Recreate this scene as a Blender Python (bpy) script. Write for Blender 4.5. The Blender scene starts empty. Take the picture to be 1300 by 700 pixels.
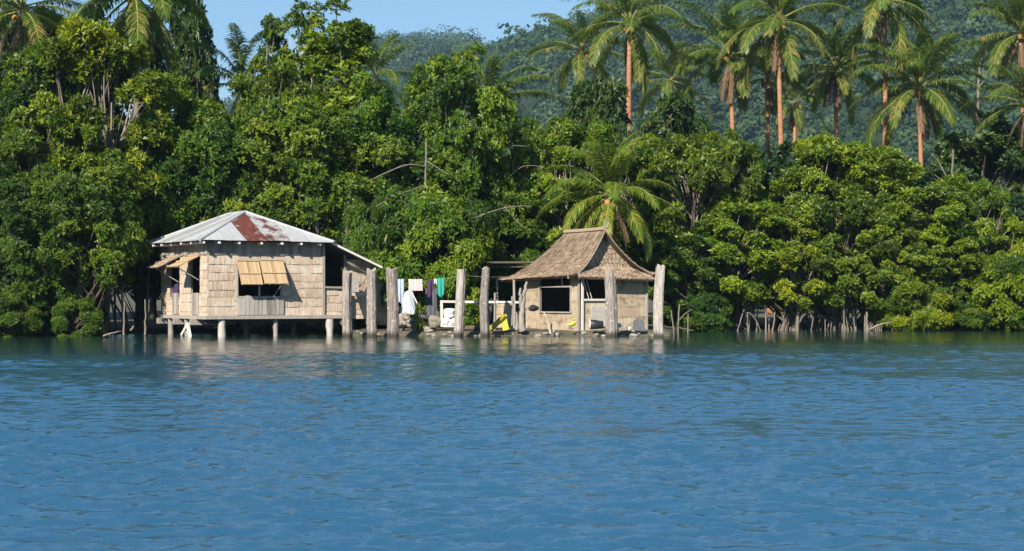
import bpy, math, random
import numpy as np
from mathutils import Vector

SC = bpy.context.scene
COL = SC.collection
R = math.radians
EYE, FPX, HZ = 1.4, 2280.0, 375.0          # eye height, focal length in photo pixels, horizon row


def at(px, py, Y):
    """World point seen at photo pixel (px, py) at distance Y."""
    return np.array([(px - 650.0) / FPX * Y, Y, EYE + (HZ - py) / FPX * Y])


def xat(px, Y):
    return (px - 650.0) / FPX * Y


# ------------------------------------------------------------------ mesh building
class MB:
    def __init__(self):
        self.V, self.T, self.Q, self.Q_mi, self.T3, self.T_mi, self.n = [], [], [], [], [], [], 0
        self.extra = []

    def add(self, V, F, mi=0, tint=0.5, extra=0.0):
        V = np.asarray(V, float).reshape(-1, 3)
        F = np.asarray(F, int)
        self.V.append(V)
        self.T.append(np.broadcast_to(np.asarray(tint, float), (len(V),)).copy())
        self.extra.append(np.broadcast_to(np.asarray(extra, float), (len(V),)).copy())
        if F.shape[1] == 4:
            self.Q.append(F + self.n); self.Q_mi.append(np.full(len(F), mi))
        else:
            self.T3.append(F + self.n); self.T_mi.append(np.full(len(F), mi))
        self.n += len(V)

    def box(self, c, s, mi=0, tint=0.5, rot=None):
        c = np.asarray(c, float); s = np.asarray(s, float) / 2
        k = np.array([[-1, -1, -1], [1, -1, -1], [1, 1, -1], [-1, 1, -1], [-1, -1, 1], [1, -1, 1], [1, 1, 1], [-1, 1, 1]]) * s
        if rot is not None:
            k = k @ np.asarray(rot).T
        self.add(k + c, BOXF, mi, tint)

    def beam(self, a, b, w, h=None, mi=0, tint=0.5):
        a = np.asarray(a, float); b = np.asarray(b, float); h = h or w
        d = b - a; L = np.linalg.norm(d); d = d / L
        up = np.array([0, 0, 1.0]) if abs(d[2]) < .95 else np.array([0, 1.0, 0])
        s = np.cross(d, up); s /= np.linalg.norm(s); u = np.cross(s, d)
        self.box((a + b) / 2, (L, w, h), mi, tint, np.stack([d, s, u], 1))

    def tube(self, pts, rad, sides=6, mi=0, tint=0.5, cap=True, jit=0.0, rng=None):
        P = np.asarray(pts, float); n = len(P)
        r = np.broadcast_to(np.asarray(rad, float), (n,))
        d = np.gradient(P, axis=0); d /= np.linalg.norm(d, axis=1)[:, None] + 1e-9
        ref = np.array([0.31, 0.95, 0.05]) if abs(d[0] @ np.array([0.31, 0.95, 0.05])) < .9 else np.array([1.0, 0, 0])
        s = np.cross(d, ref); s /= np.linalg.norm(s, axis=1)[:, None]
        t = np.cross(d, s)
        a = np.arange(sides) * 2 * np.pi / sides
        rr = r[:, None] * np.ones(sides)
        if jit and rng is not None:
            rr = rr * (1 + jit * rng.standard_normal((n, sides)))
        V = P[:, None] + rr[..., None] * (np.cos(a)[None, :, None] * s[:, None] + np.sin(a)[None, :, None] * t[:, None])
        i = np.arange(n - 1)[:, None] * sides; j = np.arange(sides)[None]; j2 = (j + 1) % sides
        F = np.stack([i + j, i + j2, i + sides + j2, i + sides + j], -1).reshape(-1, 4)
        tt = np.repeat(np.broadcast_to(np.asarray(tint, float), (n,)), sides)
        self.add(V.reshape(-1, 3), F, mi, tt)
        if cap:
            for ring, k in ((0, -1), (n - 1, 1)):
                rv = V[ring]; c = rv.mean(0)
                f = [[x, (x + 1) % sides, sides] for x in range(sides)]
                if k < 0:
                    f = [[q[1], q[0], q[2]] for q in f]
                self.add(np.vstack([rv, c]), f, mi, tt[0 if k < 0 else -1])

    def mesh(self, name, mats, smooth=False):
        me = bpy.data.meshes.new(name)
        V = np.vstack(self.V)
        Q = np.vstack(self.Q) if self.Q else np.zeros((0, 4), int)
        T = np.vstack(self.T3) if self.T3 else np.zeros((0, 3), int)
        me.vertices.add(len(V)); me.vertices.foreach_set('co', V.astype(np.float32).ravel())
        me.loops.add(Q.size + T.size)
        me.loops.foreach_set('vertex_index', np.concatenate([Q.ravel(), T.ravel()]).astype(np.int32))
        me.polygons.add(len(Q) + len(T))
        me.polygons.foreach_set('loop_start', np.concatenate([np.arange(len(Q)) * 4, Q.size + np.arange(len(T)) * 3]).astype(np.int32))
        mi = np.concatenate(self.Q_mi + self.T_mi).astype(np.int32)
        me.polygons.foreach_set('material_index', mi)
        me.polygons.foreach_set('use_smooth', np.full(len(mi), smooth, bool))
        for m in (mats if isinstance(mats, (list, tuple)) else [mats]):
            me.materials.append(m)
        for nm, dat in (('tint', self.T), ('wear', self.extra)):
            a = me.attributes.new(nm, 'FLOAT', 'POINT')
            a.data.foreach_set('value', np.concatenate(dat).astype(np.float32))
        me.update(calc_edges=True)
        return me


BOXF = np.array([[0, 3, 2, 1], [4, 5, 6, 7], [0, 1, 5, 4], [1, 2, 6, 5], [2, 3, 7, 6], [3, 0, 4, 7]])


def tag(o, label=None, cat=None, group=None, kind=None):
    for k, v in (('label', label), ('category', cat), ('group', group), ('kind', kind)):
        if v:
            o[k] = v
    return o


def thing(name, label, cat, loc=(0, 0, 0), rz=0.0, scale=(1, 1, 1), group=None):
    o = bpy.data.objects.new(name, None)
    COL.objects.link(o)
    o.empty_display_size = .2
    o.location = Vector([float(v) for v in loc]); o.rotation_euler = (0, 0, rz); o.scale = scale
    return tag(o, label, cat, group)


def part(name, me, parent=None, label=None, loc=None, rot=None, color=None):
    o = bpy.data.objects.new(name, me)
    COL.objects.link(o)
    if parent is not None:
        o.parent = parent
    if loc is not None:
        o.location = Vector([float(v) for v in loc])
    if rot is not None:
        o.rotation_euler = rot
    if color is not None:
        o.color = color
    if label:
        o['label'] = label
    return o


def smooth(a, b, x):
    t = np.clip((x - a) / (b - a), 0, 1)
    return t * t * (3 - 2 * t)


def vnoise(x, y, seed=0):
    """Smooth value noise, vectorised."""
    xi, yi = np.floor(x).astype(int), np.floor(y).astype(int)
    fx, fy = x - xi, y - yi
    fx = fx * fx * (3 - 2 * fx); fy = fy * fy * (3 - 2 * fy)

    def h(i, j):
        n = (i * 374761393 + j * 668265263 + seed * 144665) & 0x7fffffff
        n = ((n ^ (n >> 13)) * 1274126177) & 0x7fffffff
        return ((n ^ (n >> 16)) & 0xffff) / 65535.0
    return (h(xi, yi) * (1 - fx) + h(xi + 1, yi) * fx) * (1 - fy) + (h(xi, yi + 1) * (1 - fx) + h(xi + 1, yi + 1) * fx) * fy


def fbm(x, y, o=4, seed=0):
    s, a, t = 0, 1.0, 0
    for k in range(o):
        s = s + a * vnoise(x * 2 ** k, y * 2 ** k, seed + k); t += a; a *= .5
    return s / t - .5


# ------------------------------------------------------------------ materials
def newmat(name):
    m = bpy.data.materials.new(name); m.use_nodes = True
    nt = m.node_tree; nt.nodes.clear()
    out = nt.nodes.new('ShaderNodeOutputMaterial')
    return m, nt, out


def N(nt, typ, **kw):
    n = nt.nodes.new(typ)
    for k, v in kw.items():
        if k in n.inputs:
            n.inputs[k].default_value = v
        else:
            setattr(n, k, v)
    return n


def ramp(nt, stops):
    n = nt.nodes.new('ShaderNodeValToRGB')
    e = n.color_ramp.elements
    while len(e) < len(stops):
        e.new(.5)
    for i, (p, c) in enumerate(stops):
        e[i].position = p; e[i].color = (*c, 1)
    return n


def mix(nt, a, b, fac, blend='MIX'):
    n = nt.nodes.new('ShaderNodeMix'); n.data_type = 'RGBA'; n.blend_type = blend
    L = nt.links.new
    for s, v in ((n.inputs[0], fac), (n.inputs[6], a), (n.inputs[7], b)):
        if hasattr(v, 'is_output'):
            L(v, s)
        elif isinstance(v, (int, float)):
            s.default_value = v
        else:
            s.default_value = (*v, 1)
    return n.outputs[2]


def leaf_mat(name, stops, trans=(.16, .22, .02), tfac=.3, rough=.42, use_color=True):
    m, nt, out = newmat(name); L = nt.links.new
    at_ = N(nt, 'ShaderNodeAttribute', attribute_name='tint')
    rp = ramp(nt, stops); L(at_.outputs['Fac'], rp.inputs[0])
    col = rp.outputs[0]
    tcol = trans
    if use_color:
        oi = N(nt, 'ShaderNodeObjectInfo')
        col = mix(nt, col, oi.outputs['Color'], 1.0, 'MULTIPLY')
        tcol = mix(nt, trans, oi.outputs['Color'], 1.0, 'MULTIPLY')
    p = N(nt, 'ShaderNodeBsdfPrincipled', Roughness=rough)
    p.inputs['Specular IOR Level'].default_value = .3
    L(col, p.inputs['Base Color'])
    t = N(nt, 'ShaderNodeBsdfTranslucent')
    if hasattr(tcol, 'is_output'):
        L(tcol, t.inputs['Color'])
    else:
        t.inputs['Color'].default_value = (*tcol, 1)
    mx = N(nt, 'ShaderNodeMixShader'); mx.inputs[0].default_value = tfac
    L(p.outputs[0], mx.inputs[1]); L(t.outputs[0], mx.inputs[2]); L(mx.outputs[0], out.inputs[0])
    return m


def surf_mat(name, stops, scale=(4, 4, 4), noise_scale=3.0, detail=6, rough=.85, bump=.3, bump_dist=.02, tint_amt=.6, spec=.25, patch=None, wet=False):
    """Weathered surface: per-piece tint mixed with stretched noise; optional blotches (colour, threshold, scale)."""
    m, nt, out = newmat(name); L = nt.links.new
    tc = N(nt, 'ShaderNodeTexCoord'); mp = N(nt, 'ShaderNodeMapping'); mp.inputs['Scale'].default_value = scale
    L(tc.outputs['Object'], mp.inputs[0])
    nz = N(nt, 'ShaderNodeTexNoise', Scale=noise_scale, Detail=detail, Roughness=.65); L(mp.outputs[0], nz.inputs['Vector'])
    a = N(nt, 'ShaderNodeAttribute', attribute_name='tint')
    mm = N(nt, 'ShaderNodeMix'); mm.data_type = 'FLOAT'; mm.inputs[0].default_value = tint_amt
    L(nz.outputs[0], mm.inputs[2]); L(a.outputs['Fac'], mm.inputs[3])
    rp = ramp(nt, stops); L(mm.outputs[0], rp.inputs[0])
    col = rp.outputs[0]
    if patch:
        c, th, sc = patch
        n2 = N(nt, 'ShaderNodeTexNoise', Scale=sc, Detail=5, Roughness=.6); L(tc.outputs['Object'], n2.inputs['Vector'])
        r2 = ramp(nt, [(th, (0, 0, 0)), (th + .08, (1, 1, 1))]); L(n2.outputs[0], r2.inputs[0])
        col = mix(nt, col, c, r2.outputs[0])
    if wet:      # tide stain above the waterline
        sx = N(nt, 'ShaderNodeSeparateXYZ'); L(tc.outputs['Object'], sx.inputs[0])
        ad = N(nt, 'ShaderNodeMath', operation='MULTIPLY_ADD'); ad.inputs[1].default_value = .22; L(nz.outputs[0], ad.inputs[0]); L(sx.outputs['Z'], ad.inputs[2])
        rw = ramp(nt, [(.20, (1, 1, 1)), (.36, (0, 0, 0))]); L(ad.outputs[0], rw.inputs[0])
        col = mix(nt, col, (.055, .05, .035), rw.outputs[0])
    p = N(nt, 'ShaderNodeBsdfPrincipled', Roughness=rough); p.inputs['Specular IOR Level'].default_value = spec
    L(col, p.inputs['Base Color'])
    if bump:
        b = N(nt, 'ShaderNodeBump', Strength=bump, Distance=bump_dist); L(nz.outputs[0], b.inputs['Height']); L(b.outputs[0], p.inputs['Normal'])
    L(p.outputs[0], out.inputs[0])
    return m


M = {}
M['leaf_mangrove'] = leaf_mat('mangrove_leaf', [(0, (.022, .046, .006)), (.4, (.078, .128, .008)), (.65, (.140, .195, .011)), (.95, (.235, .265, .017)), (1, (.34, .28, .03))], (.24, .29, .012), .33, .42)
M['leaf_broad'] = leaf_mat('broad_leaf', [(0, (.022, .050, .006)), (.42, (.068, .127, .009)), (.7, (.13, .19, .012)), (1, (.23, .25, .018))], (.17, .26, .012), .32, .44)
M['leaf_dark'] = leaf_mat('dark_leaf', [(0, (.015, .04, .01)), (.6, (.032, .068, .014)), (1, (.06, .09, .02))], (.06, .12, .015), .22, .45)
M['leaf_palm'] = leaf_mat('palm_leaflet', [(0, (.045, .095, .016)), (.5, (.085, .143, .020)), (.9, (.14, .18, .03)), (1, (.36, .26, .09))], (.25, .34, .04), .4, .36)
M['leaf_dead'] = leaf_mat('dead_leaflet', [(0, (.06, .035, .018)), (1, (.20, .13, .07))], (.12, .07, .03), .15, .8, False)
M['rachis'] = surf_mat('palm_midrib', [(0, (.11, .12, .03)), (1, (.26, .26, .075))], rough=.5, bump=0)
M['bark_palm'] = surf_mat('palm_bark', [(.3, (.13, .055, .03)), (.5, (.33, .15, .075)), (.7, (.46, .28, .17))], (.8, .8, 7), 2.6, 6, .9, .8, .04, .35)
M['bark_hutpalm'] = surf_mat('young_palm_bark', [(.2, (.10, .075, .05)), (.8, (.30, .24, .17))], (1.5, 1.5, 8), 2.5, 5, .9, .6, .03, .4)
M['bark_mangrove'] = surf_mat('mangrove_bark', [(.25, (.07, .06, .045)), (.5, (.18, .15, .115)), (.8, (.38, .34, .28))], (4, 4, 1.5), 2.0, 6, .9, .6, .02, .35)
M['bark_dark'] = surf_mat('dark_bark', [(.2, (.05, .04, .028)), (.8, (.16, .13, .09))], (4, 4, 1.5), 2.0, 6, .9, .5, .02, .3)
M['deadwood'] = surf_mat('bleached_wood', [(.2, (.26, .22, .17)), (.8, (.62, .56, .47))], (3, 3, 1), 2.0, 6, .9, .5, .02, .4)
M['slat'] = surf_mat('woven_wall', [(.2, (.14, .095, .06)), (.38, (.35, .255, .175)), (.55, (.50, .39, .29)), (.8, (.64, .54, .43))], (26, 26, 2.2), 1.5, 6, .85, .35, .01, .45, patch=((.57, .49, .40), .54, 2.4))
M['slat_hut'] = surf_mat('hut_wall', [(.2, (.12, .08, .045)), (.4, (.32, .24, .16)), (.6, (.46, .37, .26)), (.85, (.58, .49, .36))], (26, 26, 2.5), 1.5, 6, .85, .4, .01, .45, patch=((.27, .19, .115), .56, 3.0))
M['awning'] = surf_mat('bamboo_shutter', [(.1, (.20, .125, .07)), (.45, (.42, .275, .145)), (.8, (.57, .42, .26))], (16, 16, 2), 1.5, 5, .75, .3, .01, .65)
M['thatch'] = surf_mat('thatch', [(.15, (.07, .052, .04)), (.4, (.25, .178, .12)), (.65, (.41, .31, .215)), (.9, (.58, .47, .35))], (12, 12, 12), 1.5, 6, .95, .4, .01, .7)
M['grey_wood'] = surf_mat('weathered_wood', [(.15, (.10, .085, .07)), (.5, (.27, .235, .20)), (.85, (.48, .44, .39))], (9, 9, 1.2), 2.0, 6, .9, .5, .015, .45)
M['post_wood'] = surf_mat('post_wood', [(.28, (.085, .07, .06)), (.45, (.25, .21, .18)), (.68, (.50, .45, .40))], (11, 11, 1.1), 2.0, 7, .92, .8, .03, .3, .2, ((.62, .57, .52), .60, 6.0), wet=True)
M['pale_wood'] = surf_mat('pale_wood', [(.1, (.36, .31, .25)), (.8, (.68, .63, .55))], (8, 8, 2), 2.0, 5, .8, .3, .01, .4)
M['concrete'] = surf_mat('concrete_pile', [(.2, (.22, .195, .16)), (.8, (.50, .46, .40))], (4, 4, 4), 2.0, 6, .9, .4, .01, .3)
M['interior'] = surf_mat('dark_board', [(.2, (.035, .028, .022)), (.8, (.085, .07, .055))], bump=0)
M['stone'] = surf_mat('bank_stone', [(.2, (.13, .11, .085)), (.5, (.27, .235, .19)), (.85, (.46, .42, .36))], (5, 5, 5), 2.0, 6, .92, .6, .02, .5)
M['white_stone'] = surf_mat('white_sack', [(.2, (.55, .53, .50)), (.8, (.80, .79, .77))], (6, 6, 6), 2.0, 5, .8, .4, .02, .3)
M['tarp'] = surf_mat('white_tarp', [(.2, (.42, .45, .46)), (.8, (.62, .65, .66))], (4, 4, 1), 2.0, 4, .45, .3, .02, .3, .4)
M['blue_tarp'] = surf_mat('blue_grey_tarp', [(.2, (.22, .28, .35)), (.8, (.50, .56, .62))], (4, 4, 1), 2.0, 4, .5, .3, .02, .3, .4)
M['grey_sheet'] = surf_mat('grey_sheet', [(.2, (.05, .05, .055)), (.8, (.14, .14, .15))], (4, 4, 1), 2.0, 4, .7, .2, .02, .3)
M['yellow'] = surf_mat('yellow_plastic', [(.2, (.42, .34, .03)), (.8, (.58, .48, .05))], (6, 6, 6), 2.0, 4, .38, .05, .01, .3, .5)
M['black'] = surf_mat('black_plastic', [(.2, (.012, .012, .013)), (.8, (.035, .035, .037))], (6, 6, 6), 2.0, 4, .45, .05, .01, .3, .5)
M['purple'] = surf_mat('purple_cloth', [(.2, (.03, .015, .045)), (.8, (.11, .06, .12))], (14, 14, 3), 2.0, 5, .95, .2, .01, .4, .1)
M['teal'] = surf_mat('teal_cloth', [(.2, (.02, .22, .17)), (.8, (.05, .40, .32))], (8, 8, 3), 2.0, 5, .95, .2, .01, .3, .1)
M['rope'] = surf_mat('rope', [(.2, (.16, .14, .12)), (.8, (.34, .31, .27))], bump=0)
M['nut'] = surf_mat('coconut_husk', [(.2, (.22, .10, .03)), (.8, (.42, .24, .07))], (5, 5, 5), bump=.2, rough=.6)
M['white_wall'] = surf_mat('white_render', [(.2, (.70, .70, .70)), (.8, (.82, .82, .82))], bump=0)


def pink_mat():
    m, nt, out = newmat('pink_striped_cloth'); L = nt.links.new
    tc = N(nt, 'ShaderNodeTexCoord'); w = N(nt, 'ShaderNodeTexWave', Scale=3.4, Distortion=.4); w.wave_type = 'BANDS'; w.bands_direction = 'X'
    L(tc.outputs['Object'], w.inputs['Vector'])
    rp = ramp(nt, [(0, (.50, .30, .30)), (.5, (.62, .46, .42)), (1, (.70, .58, .54))]); L(w.outputs[0], rp.inputs[0])
    p = N(nt, 'ShaderNodeBsdfPrincipled', Roughness=.95); L(rp.outputs[0], p.inputs['Base Color']); L(p.outputs[0], out.inputs[0])
    return m


def roof_mat():
    m, nt, out = newmat('corrugated_iron'); L = nt.links.new
    tc = N(nt, 'ShaderNodeTexCoord')
    a = N(nt, 'ShaderNodeAttribute', attribute_name='tint'); w = N(nt, 'ShaderNodeAttribute', attribute_name='wear')
    n1 = N(nt, 'ShaderNodeTexNoise', Scale=2.6, Detail=8, Roughness=.68); L(tc.outputs['Object'], n1.inputs['Vector'])
    mp = N(nt, 'ShaderNodeMapping'); mp.inputs['Scale'].default_value = (1.6, .35, .5); L(tc.outputs['Object'], mp.inputs[0])
    n2 = N(nt, 'ShaderNodeTexNoise', Scale=7, Detail=6, Roughness=.7); L(mp.outputs[0], n2.inputs['Vector'])
    zr = ramp(nt, [(.25, (.10, .10, .105)), (.42, (.24, .24, .24)), (.6, (.35, .35, .35)), (.9, (.47, .47, .46))])
    mm = N(nt, 'ShaderNodeMix'); mm.data_type = 'FLOAT'; mm.inputs[0].default_value = .4
    L(n2.outputs[0], mm.inputs[2]); L(a.outputs['Fac'], mm.inputs[3]); L(mm.outputs[0], zr.inputs[0])
    rr = ramp(nt, [(.3, (.055, .016, .011)), (.55, (.12, .033, .019)), (.75, (.25, .10, .05))]); L(n2.outputs[0], rr.inputs[0])
    ad = N(nt, 'ShaderNodeMath', operation='ADD'); L(n1.outputs[0], ad.inputs[0]); L(w.outputs['Fac'], ad.inputs[1])
    th = ramp(nt, [(.70, (0, 0, 0)), (.80, (1, 1, 1))]); L(ad.outputs[0], th.inputs[0])
    col = mix(nt, zr.outputs[0], rr.outputs[0], th.outputs[0])
    p = N(nt, 'ShaderNodeBsdfPrincipled', Roughness=.55); p.inputs['Specular IOR Level'].default_value = .4
    L(col, p.inputs['Base Color']); L(p.outputs[0], out.inputs[0])
    return m


def ground_mat():
    m, nt, out = newmat('bank_soil'); L = nt.links.new
    tc = N(nt, 'ShaderNodeTexCoord')
    n1 = N(nt, 'ShaderNodeTexNoise', Scale=.9, Detail=9, Roughness=.7); L(tc.outputs['Object'], n1.inputs['Vector'])
    n2 = N(nt, 'ShaderNodeTexNoise', Scale=14, Detail=6, Roughness=.7); L(tc.outputs['Object'], n2.inputs['Vector'])
    r1 = ramp(nt, [(.3, (.04, .033, .02)), (.5, (.10, .08, .055)), (.7, (.22, .185, .14))]); L(n2.outputs[0], r1.inputs[0])
    r2 = ramp(nt, [(.45, (0, 0, 0)), (.6, (1, 1, 1))]); L(n1.outputs[0], r2.inputs[0])
    col = mix(nt, r1.outputs[0], (.05, .06, .02), r2.outputs[0])
    p = N(nt, 'ShaderNodeBsdfPrincipled', Roughness=.95); L(col, p.inputs['Base Color'])
    b = N(nt, 'ShaderNodeBump', Strength=.6, Distance=.05); L(n2.outputs[0], b.inputs['Height']); L(b.outputs[0], p.inputs['Normal'])
    L(p.outputs[0], out.inputs[0])
    return m


def water_mat():
    m, nt, out = newmat('lagoon_water'); L = nt.links.new
    tc = N(nt, 'ShaderNodeTexCoord')
    mp = N(nt, 'ShaderNodeMapping'); mp.inputs['Scale'].default_value = (1, 1.5, 1); L(tc.outputs['Object'], mp.inputs[0])
    n1 = N(nt, 'ShaderNodeTexNoise', Scale=14.0, Detail=5, Roughness=.65, Distortion=.5); L(mp.outputs[0], n1.inputs['Vector'])
    b = N(nt, 'ShaderNodeBump', Strength=.4, Distance=.012); L(n1.outputs[0], b.inputs['Height'])
    p = N(nt, 'ShaderNodeBsdfPrincipled', Roughness=.05, IOR=3.2)
    sx = N(nt, 'ShaderNodeSeparateXYZ'); L(tc.outputs['Object'], sx.inputs[0])
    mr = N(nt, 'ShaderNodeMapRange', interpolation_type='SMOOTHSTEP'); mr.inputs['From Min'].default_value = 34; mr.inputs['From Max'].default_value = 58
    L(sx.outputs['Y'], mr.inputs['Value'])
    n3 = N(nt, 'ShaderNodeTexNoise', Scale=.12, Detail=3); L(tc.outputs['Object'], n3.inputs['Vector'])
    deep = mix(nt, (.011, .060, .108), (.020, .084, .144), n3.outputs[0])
    L(mix(nt, deep, (.012, .034, .026), mr.outputs[0]), p.inputs['Base Color'])     # shallows by the bank, dark green of tree reflections painted into the base colour
    p.inputs['Specular IOR Level'].default_value = .5
    L(b.outputs[0], p.inputs['Normal']); L(p.outputs[0], out.inputs[0])
    return m


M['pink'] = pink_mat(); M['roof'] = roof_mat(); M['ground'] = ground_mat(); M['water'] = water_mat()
M['hill'] = surf_mat('hill_soil', [(.2, (.010, .020, .006)), (.8, (.025, .04, .012))], (.01, .01, .01), 4, 6, 1, 0)
M['leaf_hill'] = leaf_mat('hill_leaf', [(0, (.010, .028, .007)), (.5, (.028, .062, .013)), (1, (.065, .105, .022))], (.04, .08, .012), .15, .6, False)

# ------------------------------------------------------------------ terrain, water, hills
SHX = [-900, -40, -16.5, -12.2, -11.3, -6.0, -5.5, 5.4, 6.0, 7.0, 14, 22, 40, 900]
SHY = [63, 63.5, 65, 66, 66, 65.5, 61.2, 61.2, 66, 74.0, 76, 77, 77, 80]


def shore(x):
    return np.interp(x, SHX, SHY)


def ground_z(x, y):
    d = y - shore(x) + .5 * fbm(x * .9, y * .9, 3, 5)
    z = np.where(d < 0, np.maximum(-.7, d * .45), .16 * smooth(0, .5, d) + .012 * np.clip(d, 0, 40) + .02 * np.clip(d - 40, 0, 3000))
    return z + np.where(d > 0, .05 * fbm(x * 2.2, y * 2.2, 3, 9), 0)


def sheet(xs, ys, fz):
    X, Y = np.meshgrid(xs, ys)
    V = np.stack([X, Y, fz(X, Y)], -1).reshape(-1, 3)
    nx, ny = len(xs), len(ys)
    i = np.arange(ny - 1)[:, None] * nx + np.arange(nx - 1)[None]
    return V, np.stack([i, i + 1, i + nx + 1, i + nx], -1).reshape(-1, 4)


xs = np.concatenate([np.linspace(-1480, -60, 25)[:-1], np.linspace(-60, -21, 40)[:-1], np.arange(-21, 24, .16), np.linspace(24, 80, 40), np.linspace(80, 1480, 25)[1:]])
ys = np.concatenate([np.arange(48, 76, .16), np.linspace(76, 130, 40)[1:], np.linspace(130, 1780, 50)[1:]])
mb = MB(); mb.add(*sheet(xs, ys, ground_z))
tag(part('ground', mb.mesh('ground', M['ground'], True)), 'brown soil of the shore under the trees and huts', 'ground', kind='structure')

rng = np.random.default_rng(11)


def waves():
    xs = np.concatenate([np.linspace(-900, -60, 15)[:-1], np.linspace(-60, -22, 60)[:-1], np.arange(-22, 23, .042), np.linspace(23, 60, 60), np.linspace(60, 900, 15)[1:]])
    ysp = [np.linspace(-60, 6, 60)[:-1]]
    y = 6.0; a = []
    while y < 76:
        a.append(y); y += .025 + .0016 * max(0, y - 8)
    ys = np.concatenate(ysp + [np.array(a)])
    X, Y = np.meshgrid(xs, ys)
    mask = (np.abs(X) < 24) & (Y > 5)
    x, y = X[mask], Y[mask]
    dy = .025 + .0016 * np.maximum(0, y - 8)
    z = np.zeros_like(x)
    r = np.random.default_rng(3)
    n = 80
    lam = np.exp(r.uniform(math.log(.10), math.log(.9), n))
    th = np.radians(90 + r.normal(-6, 24, n))
    ph = r.uniform(0, 6.283, n)
    # local wind patches; calmer close to the bank
    wind = .82 + 1.6 * fbm(x * .10, y * .055, 3, 21) + .5 * fbm(x * .5, y * .22, 2, 31)
    streak = 2.3 * fbm(x * .045 + 3, y * .22 + .25 * fbm(x * .12, y * .12, 2, 71), 3, 61) * smooth(20, 36, y)
    gust = (1.1 * fbm(x * .22 + 5, y * .7, 3, 81) + .8 * fbm(x * .05, y * .3 + 2, 2, 91)) * (1 - smooth(18, 40, y))
    wind = np.clip(wind + streak + gust, .18, 1.75) * (1 - .86 * smooth(33, 57, y - .25 * np.clip(x, 0, 20)))
    wx = x + .35 * fbm(x * .7, y * .7, 2, 41); wy = y + .35 * fbm(x * .7, y * .7, 2, 51)
    for i in range(n):
        k = 2 * math.pi / lam[i]
        s = WAVE_SLOPE * math.sqrt(2.0 / n) * (1.25 if lam[i] < .24 else .95 if lam[i] < .42 else .5)
        keep = smooth(2.2, 4.0, lam[i] / np.maximum(dy, .03))
        arg = k * (math.cos(th[i]) * wx + math.sin(th[i]) * wy) + ph[i]
        z += keep * s / k * (np.sin(arg) + .18 * np.cos(2 * arg))
    Z = np.zeros_like(X); Z[mask] = z * wind
    nx, ny = len(xs), len(ys)
    i = np.arange(ny - 1)[:, None] * nx + np.arange(nx - 1)[None]
    return np.stack([X, Y, Z], -1).reshape(-1, 3), np.stack([i, i + 1, i + nx + 1, i + nx], -1).reshape(-1, 4)


WAVE_SLOPE = .28
mb = MB(); mb.add(*waves())
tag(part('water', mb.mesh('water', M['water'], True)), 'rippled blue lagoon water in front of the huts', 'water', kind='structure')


def hill(name, label, Yr, ridge, L, seed, crowns, size, leaves, gully=.28, clear=None):
    rx = np.array([xat(p[0], Yr) for p in ridge]); rz = np.array([EYE + (HZ - p[1]) / FPX * Yr for p in ridge]) - size * 1.05

    def H(x, y):
        v = (Yr - y) / L
        top = np.interp(x, rx, rz) + .03 * rz.max() * (-.25 + fbm(x / (L * .12), x * 0 + 3.3, 3, seed))
        f = np.where(v >= 0, np.clip(1 - v, 0, 1) ** 1.15, np.clip(1 + v * 1.1, 0, 1))
        g = 1 - np.abs(fbm(x / (L * .28) + .3 * v, y / (L * .5), 4, seed + 3)) * 3.2
        z = top * f + top * gully * (g - .55) * 4 * np.clip(v, 0, 1) * np.clip(1 - v, 0, 1)
        return np.maximum(z, -3) + .5
    xs = np.linspace(rx[0], rx[-1], 140); ys = np.linspace(Yr - L, Yr + L * .8, 90)
    b = MB(); b.add(*sheet(xs, ys, H))
    tag(part(name, b.mesh(name, M['hill'], True)), label, 'hill', kind='structure')
    # forest on the slope the shore can see
    r = np.random.default_rng(seed)
    cx = r.uniform(max(rx[0], -.33 * Yr), min(rx[-1], .33 * Yr), crowns); v = r.beta(1.1, 1.6, crowns) * .98 - .04
    cy = Yr - v * L
    cz = H(cx, cy)
    cs = size * np.exp(r.normal(0, .28, crowns))
    n = leaves
    if clear:        # a clearing round the small house
        ok = ~((np.abs(cx - clear[0]) < 4.5) & (cy > clear[1] - 45) & (cy < clear[1] + 5))
        cx, cy, cz, cs = cx[ok], cy[ok], cz[ok], cs[ok]; crowns = len(cx)
    d = r.standard_normal((crowns, n, 3)); d[..., 2] = np.abs(d[..., 2]) * .9 + .05; d[..., 1] -= .35
    d /= np.linalg.norm(d, axis=-1)[..., None]
    bump = 1 + .25 * np.sin(d[..., 0] * 5 + cx[:, None]) * np.sin(d[..., 2] * 6 + cy[:, None])
    P = np.stack([cx, cy, cz + cs * .15], -1)[:, None] + d * cs[:, None, None] * (bump * r.uniform(.75, 1.08, (crowns, n)))[..., None] * np.array([1, 1, .9])
    P = P.reshape(-1, 3); nn = (d + .34 * r.standard_normal(d.shape)).reshape(-1, 3); nn /= np.linalg.norm(nn, axis=1)[:, None]
    sz = np.repeat(cs, n) * r.uniform(.06, .125, crowns * n)
    quads(name + '_leaf', P, nn, sz, r, np.repeat(np.clip(r.normal(.45, .26, crowns), 0, 1), n) + r.normal(0, .1, crowns * n),
          'hill_forest', label.replace('hill', 'hill forest', 1))


def quads(nm, P, nn, sz, r, tint, oname, label):
    ref = r.standard_normal(P.shape); u = np.cross(nn, ref); u /= np.linalg.norm(u, axis=1)[:, None]; w = np.cross(nn, u)
    V = np.stack([P - u * sz[:, None], P - w * sz[:, None] * .7, P + u * sz[:, None], P + w * sz[:, None] * .7], 1).reshape(-1, 3)
    b = MB(); b.add(V, np.arange(len(V)).reshape(-1, 4), 0, np.repeat(np.clip(tint, 0, 1), 4))
    tag(part(oname, b.mesh(nm, M['leaf_hill'])), label, 'forest', kind='stuff')


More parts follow.
